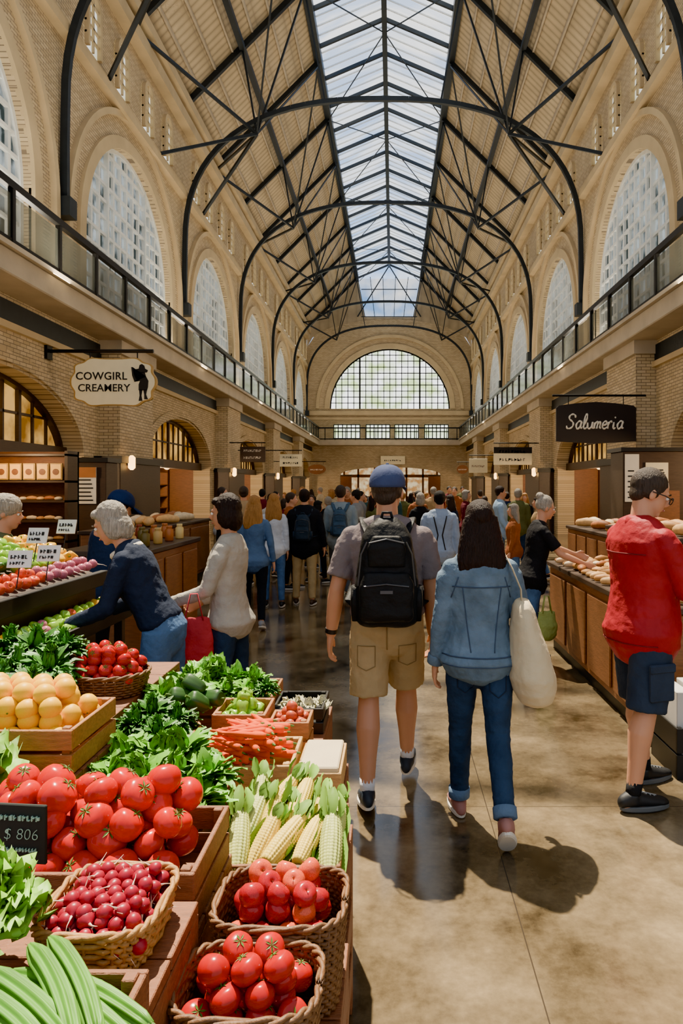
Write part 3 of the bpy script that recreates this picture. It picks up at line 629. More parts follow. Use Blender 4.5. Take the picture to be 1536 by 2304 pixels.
    if top:
        mb = MB(); torso(mb, loose, max(-9, hem), .49, .25)
        for sp, e, w, d1, d2, sd, curl in AR:
            q = (.88 if fem else 1)*(.8+.2*g)+loose*4
            mb.ell(sp+d1*.01-XX*sd*.012, .058*q)
            if slv == 'long': mb.tube([sp-XX*sd*.03, sp+d1*.05, sp+d1*.16, e, e+d2*.1, w-d2*.01], [.056*q, .060*q, .055*q, .049*q, .046*q, .036*q], 16, False)
            else: mb.tube([sp-XX*sd*.03, sp+d1*.05, sp+d1*.13, sp+d1*.22], [.056*q, .060*q, .062*q, .066*q], 16, False)
            if fine and slv == 'long':   # sleeve folds at the elbow and above the cuff
                for t, rr_ in ((.86, .053), (.96, .052)): mb.tube([sp.lerp(e, t-.03), sp.lerp(e, t), sp.lerp(e, t+.03)], [.04*q, rr_*q, .04*q], 14)
                for t, rr_ in ((.12, .051), (.28, .048), (.72, .043), (.86, .041)): mb.tube([e.lerp(w, t-.035), e.lerp(w, t), e.lerp(w, t+.035)], [.034*q, rr_*q, .034*q], 14)
        ob('top', bake(mb, vox*.9 if not fine else .009, 2, disp, .08, name='top', fold=fo), top, root)
    if bot:
        mb = MB(); rs = [(t, rx, ry, yo) for t, rx, ry, yo in RS if t <= .06]
        mb.loft([(O+V((0, 0, 1)).lerp(U, .5)*t+F*yo, XX*(rx+.002), F*(ry+.002)) for t, rx, ry, yo in rs], 20)
        for hip, k, an, fd, fu in feet:
            hip, k, an = hip+O, k+O, an+O; q = (.97 if fem else 1)*(.75+.25*g)
            if shorts: mb.tube([hip+V((0, 0, .0)), hip.lerp(k, .3), hip.lerp(k, .6), hip.lerp(k, slen)], [.100*q, .104*q, .098*q, .097*q], 18, False)
            else:
                mb.tube([hip, hip.lerp(k, .35), hip.lerp(k, .75), k, k.lerp(an, .3), k.lerp(an, .7), k.lerp(an, .95)], [.097*q, .090*q, .072*q, .062*q, .061*q, .052*q, .050*q], 16, False)
                if fine:
                    for t, rr_ in ((-.06, .069), (.06, .066), (.72, .056), (.84, .055)):
                        a_, b_ = (k.lerp(an, t-.03), k.lerp(an, t+.03)) if t > 0 else (k.lerp(hip, .03), k.lerp(hip, .09))
                        mb.tube([a_, a_.lerp(b_, .5), b_], [.044*q, rr_*q, .044*q], 14)
        ob('shorts' if shorts else 'trousers', bake(mb, vox*.9 if not fine else .009, 2, disp*.7, .06, name='bot', fold=fo), bot, root)
    for hip, k, an, fd, fu in feet:
        b = an+O-fu*.08; sx = fd.cross(fu)
        mb = MB(); mb.loft([(b+fd*t+fu*(h+.012), sx*w_, fu*h) for t, w_, h in ((-.06, .028, .034), (-.02, .037, .044), (.04, .040, .038), (.10, .043, .028), (.155, .038, .022), (.18, .026, .017))], 14)
        mb.tube([b+fu*.04, b+fu*.085-fd*.005], [.042, .041], 12)
        so = ob('shoe', bake(mb, .008 if fine else vox*.7, 2, name='shoe'), shoe, root)
        mb = MB(); out = []
        for h in (0, .006, .022, .026):
            e = .9 if h in (0, .026) else 1; rr = []
            for j in range(24):
                a = 2*pi*j/24; t = math.cos(a); wd = .046*(1-.18*(t < 0)*abs(t)); rr.append(b+fd*(.062+.132*t*e)+sx*wd*e*math.copysign(abs(math.sin(a))**.8, math.sin(a))+fu*h)
            out.append(rr)
        mb.rings(out); mb.build('sole', sole, so, smooth=False)
        if fine:
            mb = MB()
            for t in (.045, .068, .09, .112): hh = .092-.3*(t-.03); mb.tube([b+fd*t+sx*(-.026)+fu*(hh-.02), b+fd*t+fu*(hh), b+fd*t+sx*.026+fu*(hh-.02)], .0035, 6)
            mb.tube([b+fd*.03+fu*.092, b+fd*.125+fu*.064], .003, 6)
            mb.build('laces', LACE, so)
        if sock: d = (k-an).normalized(); MB().tube([an+O-d*.01, an+O+d*.06], [.037, .040], 14).build('sock', sock, root, smooth=True)
    st, hm = hair
    if hm:
        mb = MB()
        mb.ell(hp_(0, -.026, .036), (.084*fm, .096*fm, .092), Rm, 24, 16)
        for sd in (-1, 1): mb.ell(hp_(sd*.058*fm, -.022, .01), (.024, .05, .05), Rm)
        if st == 'short': mb.ell(hp_(0, -.06, -.02), (.066, .045, .055), Rm)
        if st in ('bob', 'long'):
            for sd in (-1, 1): mb.ell(hp_(sd*.062, -.02, -.035), (.03, .055, .075), Rm)
            mb.ell(hp_(0, -.05, -.04), (.085, .06, .095), Rm); mb.ell(hp_(0, .045, .078), (.06, .03, .028), Rm)
        if st == 'long':
            mb.loft([(hp_(0, -.04, .01), XX*.094, F*.068), (hp_(0, -.055, -.08), XX*.112, F*.066), (hp_(0, -.07, -.17), XX*.128, F*.056), (hp_(0, -.082, -.24), XX*.126, F*.044), (hp_(0, -.088, -.30), XX*.108, F*.028)], 24)
            if fine:
                for i in range(21):
                    x = -.092+.184*i/20; yy = math.sqrt(max(0, 1-(x/.1)**2)); mb.tube([hp_(x*.9, -.04-.055*yy, .04), hp_(x*1.2, -.055-.062*yy, -.1), hp_(x*1.34, -.07-.054*yy, -.2), hp_(x*1.2, -.08-.03*yy, -.325-.012*math.sin(i*2.3))], [.004, .006, .006, .003], 6)
        if st == 'bun': mb.ell(hp_(0, -.09, .10), (.045, .04, .04), Rm)
        if st == 'curly': mb.ell(hp_(0, -.02, .045), (.092, .105, .09), Rm); mb.ell(hp_(0, -.06, -.03), (.085, .06, .07), Rm)
        ob('hair', bake(mb, .006 if (fine or face) else vox*.7, 1, .004 if st in ('long', 'short') else .010, .02, name='hair'), hm, root)
    return root, J
def seam(o, pts, m, r=.0025, parent=None, name='seam', frm=-1, lift=.002):
    """drape a thin seam over the back (frm=-1) of mesh object o: pts are local (x,z)"""
    bt = BVHTree.FromPolygons([v.co for v in o.data.vertices], [p.vertices for p in o.data.polygons]); out = []
    for (x0, z0), (x1, z1) in zip(pts, pts[1:]):
        n = max(2, int(math.hypot(x1-x0, z1-z0)/.02))
        for i in range(n+1):
            x, z = x0+(x1-x0)*i/n, z0+(z1-z0)*i/n; h = bt.ray_cast(V((x, frm, z)), V((0, -frm, 0)))
            if h[0] is not None and (not out or (h[0]-out[-1]).length > .004): out.append(h[0]+V((0, frm*lift, 0)))
    if len(out) > 2: return MB().tube(out, r, 5).build(name, m, parent or o, smooth=True)
def part(root, n): return [c for c in root.children if c.name.split('.')[0] == n][0]
DEN = fab('denim', '#5b6f82', .8, var=.36); DEND = fab('jeans', '#283a52', .8, var=.35); JB = fab('jeans_blue', '#48648a', .8, var=.35); KH = fab('khaki', '#a58c64'); NAV = fab('navy', '#20293c'); TEE = fab('taupe_tee', '#6f6465')
REDJ = fab('red_jacket', '#9c1b26', .5, .6); GRC = fab('grey_cardigan', '#a69f93'); BLKF = fab('black_fabric', '#17181a', .7, .6); SHN2 = fab('navy_shorts', '#2f3949'); WHI = fab('white_shirt', '#c9ccd2'); HOOD = fab('grey_hoodie', '#7d8a90'); BLT = fab('black_tee', '#1d1d20'); CAPM = fab('cap_blue', '#3d4768', .4); TOTE = fab('canvas', '#cdbd9c', .4, var=.08)
STITCH = mat('stitch', '#34445a', .8); STITD = mat('stitch_dark', '#142338', .8)
m1, J1 = person('man in grey tee, khaki shorts and blue cap walking away with a black backpack', -.035, 3.78, 0, 1.85, 1.10, fine=True, legs=((-8, 6, 1, -8), (22, 12, 2, 8)), arms=((-6, 14, 16, 8, 30), (2, 8, 14, 2, 30)), hyaw=-14,
    skin=SK2, hair=('short', HSP), top=TEE, slv='short', hem=-.02, loose=.012, bot=KH, shorts=True, shoe=SHN, sole=SOLEW, sock=WHI, belly=.12, disp=.014)
def cap(root, J, m, s=1):
    hc, Rm = J['head'], J['Rm']; q = lambda x, y, z: hc+Rm @ V((x, y, z)); mb = MB(); rs = []
    for i in range(9):
        a = (pi/2)*i/8*.97; rs.append([q(math.cos(t)*.095*math.cos(a)**.8, math.sin(t)*.115*math.cos(a)**.8-.012, .035+.105*math.sin(a)) for t in [2*pi*j/24 for j in range(24)]])
    mb.rings([[q(math.cos(t)*.092, math.sin(t)*.112-.012, .02) for t in [2*pi*j/24 for j in range(24)]]]+rs)
    c = mb.build('cap', m, root, smooth=True); mb = MB()
    rows = [[q(.085*math.sin(a)*(1-.12*k), .075+.028*k+(.035*k*math.cos(a)) , .045-.012*k*k*.4-.03*abs(math.sin(a))**2+.0) for a in [(-1+2*j/10)*pi/2 for j in range(11)]] for k in range(3)]
    for A, B in zip(rows, rows[1:]):
        for j in range(10): mb.face([A[j], A[j+1], B[j+1], B[j]])
    b = mb.build('brim', m, c, smooth=True); sm = b.modifiers.new('s', 'SOLIDIFY'); sm.thickness = .004
    MB().ell(q(0, -.012, .142), (.009, .009, .006)).build('button', m, c)
cap(m1, J1, CAPM)
def backpack(root, J, label, m, w=.165, h=.25, d=.085, fine=True, up=.24):
    bp = thing('backpack', label, 'backpack', root.location, root.rotation_euler.z); bp.scale = root.scale
    O = J['pelvis']; c = O+V((0, -.14-d, up))
    mb = MB()
    def sec(z, a, b, yo=0, e=.6):
        return [c+V((a*math.copysign(abs(math.cos(t))**e, math.cos(t)), b*math.copysign(abs(math.sin(t))**e, math.sin(t))+yo, z)) for t in [2*pi*j/28 for j in range(28)]]
    mb.rings([sec(-h, w*.8, d*.8), sec(-h*.9, w*1.0, d*1.05), sec(-h*.3, w*1.03, d*1.08), sec(h*.3, w*.93, d), sec(h*.7, w*.78, d*.85), sec(h*.92, w*.58, d*.65, .01), sec(h*1.05, w*.3, d*.35, .02)])
    ob('pack_body', bake(mb, .012, 3, .018, .1, name='pack'), m, bp)
    mb = MB(); c0 = c; c = c0+V((0, -d*.95, -h*.38))
    mb.rings([sec(-h*.5, w*.75, d*.35), sec(-h*.4, w*.86, d*.5), sec(h*.2, w*.84, d*.48), sec(h*.42, w*.72, d*.34)]); ob('front_pocket', bake(mb, .011, 3, .014, .08, name='pocket'), m, bp)
    mb = MB(); c = c0+V((0, -d*.9, h*.42)); mb.rings([sec(-h*.28, w*.6, d*.25), sec(h*.1, w*.62, d*.36), sec(h*.32, w*.45, d*.2)]); ob('top_pocket', bake(mb, .011, 3, name='pocket2'), m, bp)
    for s in (-1, 1):
        mb = MB(); c = c0+V((s*w*1.0, 0, -h*.55)); mb.rings([sec(-h*.35, .018, d*.55), sec(0, .026, d*.62), sec(h*.3, .022, d*.6)]); mb.build('side_pocket', m, bp, smooth=True)
        A = J['arms'][0 if s < 0 else 1][0]
        mb = MB(); tx = s*.115
        mb.tube([c0+V((s*.06, d*.6, h*.8)), V((s*.09, -.12, A.z-.0)), V((tx, -.085, A.z+.06)), V((tx+s*.01, 0, A.z+.088)), V((tx+s*.015, .1, A.z+.04)), V((tx+s*.02, .17, A.z-.09)), V((s*.17, .15, A.z-.25)), V((s*.2, 0, A.z-.34)), c0+V((s*w*.9, d*.5, -h*.75))], .026, 10, flat=.3, ref=V((1, 0, 0)))
        mb.build('shoulder_strap', m, bp, smooth=True)
        MB().tube([c0+V((s*w*.62, -d*1.08, h*.62)), c0+V((s*w*.8, -d*1.1, .1)), c0+V((s*w*.9, -d*1.06, -h*.2))], .004, 6).build('zipper', mat('zip', '#4a4b4e', .4, .6), bp)
    MB().tube([c0+V((-.03, -.0, h*1.0)), c0+V((-.02, -.0, h*1.16)), c0+V((.02, -.0, h*1.16)), c0+V((.03, -.0, h*1.0))], .008, 8).build('handle', m, bp, smooth=True)
    MB().tube([c0+V((-w*.55, -d*1.12, h*.6)), c0+V((0, -d*1.3, h*.68)), c0+V((w*.55, -d*1.12, h*.6))], .004, 6).build('zipper', MATS['zip'], bp)
    MB().tube([c0+V((-w*.7, -d*1.42, -h*.2)), c0+V((0, -d*1.5, -h*.15)), c0+V((w*.7, -d*1.42, -h*.2))], .004, 6).build('zipper', MATS['zip'], bp)
    MB().box(-.03+c0.x, .03+c0.x, c0.y-d*1.52, c0.y-d*1.44, c0.z-h*.33, c0.z-h*.27).build('patch', MATS['zip'], bp)
    return bp
backpack(m1, J1, 'black backpack with front pocket worn by the man in khaki shorts', BLKF, .152, .255, .085, True, .285)
sp, e, w, d1, d2, sd, cu = J1['arms'][0]
MB().tube([w-d2*.035, w-d2*.012], .033, 14).build('watch', BLK, m1)
t = part(m1, 'shorts'); z0 = J1['pelvis'].z
mat('kh_st', '#7d6640', .8)
for s in (-1, 1): seam(t, [(s*.06, z0-.1), (s*.15, z0-.1), (s*.15, z0-.2), (s*.105, z0-.22), (s*.06, z0-.2), (s*.06, z0-.1)], MATS['kh_st'], .0025)
seam(t, [(0, z0+.04), (0, z0-.12)], MATS['kh_st'], .003)
m2, J2 = person('woman with long brown hair in denim jacket and cuffed jeans walking away', .44, 3.5, 0, 1.69, 1.04, fem=True, fine=True, legs=((9, 4, 1, 0), (-16, 24, -1, -42)), arms=((0, 9, 14, 6, 30), (2, 14, 16, 4, 30)),
    hair=('long', HB), top=DEN, hem=-.05, loose=.018, bot=DEND, shoe=SHP, sole=SOLEW, hyaw=4, disp=.014)
t = part(m2, 'top'); z0 = J2['pelvis'].z
seam(t, [(-.15, z0+.36), (.15, z0+.36)], STITCH, .0035); seam(t, [(-.10, z0+.36), (-.06, z0+.03)], STITCH, .003); seam(t, [(.10, z0+.36), (.06, z0+.03)], STITCH, .003)
seam(t, [(-.2, z0+.005), (.2, z0+.005)], STITCH, .004); seam(t, [(-.2, z0-.04), (.2, z0-.04)], STITCH, .003)
for s in (-1, 1): seam(t, [(s*.12, z0+.41), (s*.155, z0+.3)], STITCH, .003)
for sp, e, w, d1, d2, sd, cu in J2['arms']: MB().tube([w-d2*.055, w-d2*.05, w-d2*.005, w], [.043, .048, .048, .043], 16).build('cuff', DEN, m2, smooth=True)
MB().tube([V((-.09, .0, z0+.5)), V((-.06, -.075, z0+.52)), V((0, -.09, z0+.525)), V((.06, -.075, z0+.52)), V((.09, .0, z0+.5))], .022, 10, flat=.4).build('collar', DEN, m2, smooth=True)
t = part(m2, 'trousers')
for s in (-1, 1): seam(t, [(s*.035, z0-.07), (s*.125, z0-.06), (s*.12, z0-.17), (s*.08, z0-.2), (s*.04, z0-.17), (s*.035, z0-.07)], STITD, .003)
seam(t, [(0, z0), (0, z0-.14)], STITD, .003)
for hip, k, an, fd, fu in J2['feet']:
    k, an = k+J2['pelvis'], an+J2['pelvis']; MB().tube([k.lerp(an, .83), k.lerp(an, .84), k.lerp(an, .96), k.lerp(an, .97)], [.05, .058, .058, .05], 18).build('cuff', fab('cuff_denim', '#5a7290'), m2, smooth=True)
tb = thing('tote_bag', 'cream canvas tote bag hanging from the shoulder of the woman in denim', 'bag', m2.location, 0); tb.scale = m2.scale
A = J2['arms'][1][0]; bx = A.x+.07; mb = MB()
mb.loft([(V((bx-.01, -.05, 1.16)), V((.05, .012, 0)), V((0, .12, 0))), (V((bx, -.06, 1.05)), V((.075, .02, 0)), V((-.01, .14, 0))), (V((bx+.02, -.07, .92)), V((.10, .03, 0)), V((-.02, .155, 0))), (V((bx+.035, -.08, .8)), V((.12, .03, 0)), V((-.02, .16, 0))), (V((bx+.045, -.08, .73)), V((.11, .03, 0)), V((-.02, .14, 0)))], 22)
ob('bag_body', bake(mb, .010, 3, .012, .12, name='tote', fold=.006), TOTE, tb)
for dy in (-.07, .05):
    MB().tube([V((bx-.02, dy-.03, 1.13)), V((bx-.025, dy-.02, 1.25)), V((A.x+.0, dy*.6-.06, A.z-.0)), V((A.x-.035, dy*.3, A.z+.085)), V((A.x-.03, .09, A.z+.02)), V((bx-.03, .1, A.z-.15)), V((bx-.03, .06, 1.13))], .016, 8, flat=.25, ref=V((0, 1, 0))).build('strap', TOTE, tb, smooth=True)
m3, J3 = person('man in red jacket and navy shorts looking down at the right-hand counter', 1.38, 3.80, -72, 1.87, 1.08, fine=True, face=True, legs=((9, 2, 4, 0), (-9, 3, 4, 0)), arms=((16, 12, 62, -12, 45), (20, 8, 60, -10, 45)), hpitch=24, hyaw=-22,
    hair=('short', HSP), top=REDJ, hem=-.12, loose=.016, bot=SHN2, shorts=True, slen=1.0, shoe=SHB, sole=SOLEG, sock=fab('black_sock', '#202124'), belly=.28, disp=.010)
O = J3['pelvis']; U = J3['U']
MB().tube([O+V((-.08, .03, .49)), O+V((-.075, -.05, .525)), O+V((0, -.085, .535)), O+V((.075, -.05, .525)), O+V((.08, .03, .49)), O+V((.04, .085, .46)), O+V((-.04, .085, .46))], .03, 10, closed=True, flat=.45).build('collar', REDJ, m3, smooth=True)
seam(part(m3, 'top'), [(-.16, O.z+.37), (.16, O.z+.37)], mat('red_seam', '#6d1018', .8), .003); seam(part(m3, 'top'), [(-.2, O.z-.08), (.2, O.z-.08)], MATS['red_seam'], .003)
hc, Rm = J3['head'], J3['Rm']; q = lambda x, y, z: hc+Rm @ V((x, y, z)); mb = MB()
for s in (-1, 1):
    mb.tube([q(s*.032+.023*math.cos(a), .103, -.002+.018*math.sin(a)) for a in [2*pi*i/16 for i in range(16)]], .0026, 5, closed=True); mb.tube([q(s*.055, .10, .004), q(s*.082, .05, .006), q(s*.092, -.02, .0)], .003, 5)
mb.tube([q(-.009, .103, .0), q(.009, .103, .0)], .0026, 5); mb.build('glasses', BLK, m3)
k = J3['feet'][1][1]+O; h_ = J3['feet'][1][0]+O
mm = h_.lerp(k, .62); MB().box(mm.x+.085, mm.x+.112, mm.y-.07, mm.y+.07, mm.z-.09, mm.z+.07).build('cargo_pocket', SHN2, m3, bevel=.008); MB().box(mm.x+.09, mm.x+.118, mm.y-.074, mm.y+.074, mm.z+.05, mm.z+.095).build('pocket_flap', SHN2, m3, bevel=.008)
m4, J4 = person('grey-haired woman in navy sweater and jeans leaning over the left vegetable stall', -1.33, 3.95, 92, 1.74, .96, fem=True, fine=True, face=True, legs=((6, 4, 4, 0), (-4, 3, 4, 0)), arms=((16, 8, 52, 2, 40), (8, 8, 62, 4, 40)), lean=25, hpitch=14,
    hair=('bob', HSI), top=NAV, hem=-.0, loose=.018, bot=JB, disp=.014)
O = J4['pelvis']; U = J4['U']; F = J4['F']
MB().tube([O+U*.50+V((.09*math.cos(a), 0, 0))+F*.075*math.sin(a) for a in [2*pi*i/20 for i in range(20)]], .022, 8, closed=True).build('white_collar', fab('cream_collar', '#d9d0bd'), m4, smooth=True)
m5, J5 = person('dark-haired woman in pale grey cardigan and dark jeans facing the left stall', -1.06, 4.4, 84, 1.71, .96, fem=True, fine=True, face=True, legs=((4, 4, 3, 0), (-5, 3, 3, 0)), arms=((20, 6, 52, 0, 50), (8, 6, 56, 0, 55)), hpitch=8,
    skin=SK2, hair=('bob', HB), top=GRC, hem=-.04, loose=.018, bot=DEND, disp=.014)
def carrier(label, c, m, w=.17, h=.34, d=.07, rz=0):
    b = thing('shopping_bag', label, 'bag', c, rz); mb = MB()
    mb.loft([(V((0, 0, -.16)), V((w*.8, 0, 0)), V((0, d*.25, 0))), (V((0, 0, -.22)), V((w*.88, 0, 0)), V((0, d*.6, 0))), (V((0, 0, -.16-h*.6)), V((w, 0, 0)), V((0, d, 0))), (V((0, 0, -.16-h)), V((w*.95, 0, 0)), V((0, d, 0)))], 20)
    ob('bag_body', bake(mb, .010, 1, .02, .07, name='bag'), m, b)
    for s in (-1, 1): MB().tube([(-w*.45, s*.015, -.17), (-.02, s*.01, -.01), (.02, s*.01, -.01), (w*.45, s*.015, -.17)], .009, 8, flat=.4).build('handle', m, b, smooth=True)
carrier('red shopping bag held in front of the woman in grey cardigan', V((-1.21, 4.14, 1.08)), fab('red_bag', '#a8323c', .8), .12, .38, .05, .3)
m6, J6 = person('blonde woman in denim jacket and black trousers walking away down the left side', -1.68, 8.26, 8, 1.63, .92, fem=True, legs=((8, 5, 2, 0), (-10, 12, 1, -18)), arms=((4, 10, 20, 4), (-6, 12, 16, 8)), hair=('long', HBL), top=fab('denim2', '#4f6788'), hem=-.1, bot=fab('black_trousers', '#181c24'), shoe=mat('shoe_grey', '#7d7f84', .7), vox=.012, hyaw=-20)
m7, J7 = person('fair-haired woman in white top partly behind the blonde woman in denim', -1.72, 9.8, 10, 1.66, .92, fem=True, hair=('long', HBL), top=WHI, bot=JB, vox=.016)
m8, J8 = person('man in black jacket and khaki trousers walking away with a dark backpack', -1.3, 9.97, 0, 1.72, 1.1, legs=((4, 3, 4, 0), (-5, 5, 4, 0)), arms=((4, 14, 20, 6), (-4, 14, 20, 6)), hair=('short', HB), top=fab('black_jacket', '#1a1c22'), loose=.03, bot=KH, shoe=SHBR, vox=.013)
backpack(m8, J8, 'dark patterned backpack worn by the man in khaki trousers further off', fab('slate', '#2c3742'), .12, .19, .06)
m9, J9 = person('grey-hooded man with a slate backpack walking away behind the khaki man', -.82, 10.6, 0, 1.78, 1.05, hair=('short', HSP), top=HOOD, bot=fab('grey_trousers', '#4a4d52'), vox=.016)
backpack(m9, J9, 'slate blue backpack on the grey-hooded man in the crowd', fab('slate2', '#3f5263'), .12, .2, .06)
m10, J10 = person('man in pale blue shirt and dark suspenders walking away beyond the couple', .62, 9.2, 0, 1.70, 1.1, hair=('short', HK), top=fab('pale_blue', '#8f9fb6'), bot=fab('blue_trousers', '#3b4a66'), vox=.014)
for s in (-1, 1): seam(part(m10, 'top'), [(s*.09, J10['pelvis'].z+.46), (s*.03, J10['pelvis'].z+.2), (s*.07, J10['pelvis'].z)], BLK, .01)
m11, J11 = person('grey-haired woman with a bun in black tee and jeans reaching over the right counter', 1.36, 6.7, -86, 1.68, 1.06, fem=True, fine=False, face=True, lean=10, arms=((46, 8, 26, 0, 30), (34, 10, 34, 6, 30)), hpitch=10, hair=('bun', HSI), top=BLT, slv='short', bot=JB, vox=.011)
carrier('green shopping bag hanging below the woman in black tee', V((1.44, 6.42, .70)), fab('green_bag', '#8d9a55'), .10, .22, .06, .15)
m12, J12 = person('white-haired vendor in green top behind the stall at the left edge', -2.68, 4.68, -75, 1.70, 1.05, fem=True, face=True, hair=('curly', HSI), top=fab('moss', '#5a6145'), bot=BLT, vox=.012, hpitch=12, arms=((20, 8, 40, 0), (20, 8, 40, 0)))
m13, J13 = person('vendor in navy cap and navy top stooping behind the left stall', -2.36, 5.45, -40, 1.74, 1.05, lean=14, hair=('short', HB), top=fab('navy2', '#22314d'), bot=BLT, vox=.014, hpitch=16, arms=((12, 8, 30, 0), (12, 8, 30, 0)))
cap(m13, J13, fab('navycap', '#1c2d52'))
protos = []
for i, (fem, hs, lg) in enumerate(((False, 'short', ((10, 6, 3, 0), (-10, 10, 2, -15))), (True, 'long', ((-8, 6, 3, -5), (10, 6, 2, 0))), (False, 'short', ((3, 2, 3, 0), (-3, 2, 3, 0))), (True, 'bob', ((8, 5, 3, 0), (-9, 10, 2, -12))), (False, 'short', ((4, 3, 3, 0), (-4, 3, 3, 0))))):
    r, _ = person('proto', 0, 0, 0, 1.75 if not fem else 1.66, 1.02, fem=fem, legs=lg, hair=(hs, HB), top=BLT, bot=DEND, vox=.02, loose=.02, face=True, arms=((4, 8, 10, 4), (-4, 8, 10, 4)) if i % 2 else ((10, 9, 40, 4), (4, 8, 30, 4))); protos.append((r, r.scale.x))
cols = [('white', '#c9c8c2'), ('black', '#17181c'), ('navy', '#1f2b47'), ('grey', '#7c7f82'), ('rust orange', '#8a4f2c'), ('olive', '#5c5f3c'), ('teal', '#34565a'), ('burgundy', '#5f1f2a'), ('tan', '#a88a62'), ('pale blue', '#8ca6c0'), ('charcoal', '#33353a'), ('beige', '#b8a888')]
cm = {n: fab('c_'+n.replace(' ', '_'), c) for n, c in cols}; bots = [('dark jeans', DEND), ('blue jeans', JB), ('khaki trousers', KH), ('black trousers', BLT)]
hml = [('brown', HB), ('blonde', HBL), ('grey', HG), ('black', HK), ('silver', HSP)]
spots = [(500, 13.2), (520, 9.5), (548, 12), (640, 14), (655, 11.5), (700, 14.5), (715, 12.2), (738, 13), (745, 17), (800, 12.5), (812, 16), (838, 13.5), (850, 19), (945, 12), (940, 15), (975, 17), (1012, 13), (1022, 19), (1048, 15), (1125, 13), (1140, 17), (1155, 10.5), (1165, 14), (1210, 12.5), (620, 18), (680, 20), (770, 21), (790, 24), (822, 22), (870, 25), (905, 17), (925, 21), (960, 24), (990, 28), (1050, 22), (720, 25), (755, 29), (835, 31), (890, 33), (930, 30), (1080, 19), (1180, 16), (590, 16), (610, 13), (1090, 15.5), (660, 23), (700, 28), (1010, 24), (860, 28), (780, 14.5), (880, 15.5), (640, 27), (1040, 28), (805, 27)]
used = set(); first = {}
for i, (px, Y) in enumerate(spots):
    k = i % 5
    while True:
        tn = cols[R.randrange(12)][0]; bn, bmt = bots[R.randrange(4)]; hn, hmt = hml[R.randrange(5)]
        if (tn, bn, hn) not in used: used.add((tn, bn, hn)); break
    o = protos[k][0] if k not in first else copy_tree(protos[k][0]); first[k] = 1
    o.location = ((px-885)/1536*Y, Y, 0); face_ = R.choice([0, 0, 0, 180, 30, -40, 160, 80, -100]); o.rotation_euler.z = rad(face_+R.uniform(-15, 15)); sc = R.uniform(.87, 1.02)*protos[k][1]; o.scale = (sc, sc, sc)
    zone = 'at the front of' if Y < 13.2 else ('amid' if Y < 20 else 'deep in')
    tag(o, '%s-haired person in %s top and %s %s the crowd' % ('salt-and-pepper' if hn == 'silver' else hn, tn, bn, zone), 'person', 'people in the distant crowd')
    for c in o.children:
        n = c.name.split('.')[0]; m = {'top': cm[tn], 'trousers': bmt, 'hair': hmt}.get(n)
        if m: c.material_slots[0].link = 'OBJECT'; c.material_slots[0].material = m
# ------------------------------------------------------------ PRODUCE
def crate(label, x0, x1, y0, y1, zb, zt, m, n=2, name='wooden_crate', group=None):
    c = thing(name, label, 'crate', ((x0+x1)/2, (y0+y1)/2, zb), group=group); t = .012; h = (zt-zb); g_ = .012
    sh_ = (h-g_*(n-1))/n
    for nm, (a, b, cc, d) in (('front_panel', (x0, x1, y0, y0+t)), ('back_panel', (x0, x1, y1-t, y1)), ('side_panel', (x0, x0+t, y0+t, y1-t)), ('side_panel', (x1-t, x1, y0+t, y1-t))):
        mb = MB()
        for i in range(n): mb.box(a, b, cc, d, zb+i*(sh_+g_), zb+i*(sh_+g_)+sh_)
        mb.build(nm, m, c, world=True, bevel=.002)
    for x in (x0+t, x1-t-.022):
        for y in (y0+t, y1-t-.022): MB().box(x, x+.022, y, y+.022, zb, zt+.004).build('corner_post', m, c, world=True, bevel=.002)
    MB().box(x0+t, x1-t, y0+t, y1-t, zb, zb+.01).build('base', m, c, world=True); return c
def stand(label, x0, x1, y0, y1, zt, m=CW3):
    c = thing('display_table', label, 'table', ((x0+x1)/2, (y0+y1)/2, 0)); mb = MB(); n = 4
    for i in range(n): a = y0+(y1-y0)*i/n; mb.box(x0, x1, a+.003, a+(y1-y0)/n-.003, zt-.025, zt)
    mb.build('table_top', m, c, world=True, bevel=.002)
    for x in (x0, x1-.05):
        for y in (y0, y1-.05): MB().box(x, x+.05, y, y+.05, 0, zt-.025).build('leg', m, c, world=True, bevel=.003)
    for z in (zt-.13, zt-.32, .1):
        if z > 0: mb = MB(); mb.box(x1-.012, x1+.0, y0+.05, y1-.05, z, z+.1); mb.box(x0+.05, x1-.05, y0, y0+.015, z, z+.1); mb.build('slat_rail', m, c, world=True, bevel=.002)
    return c
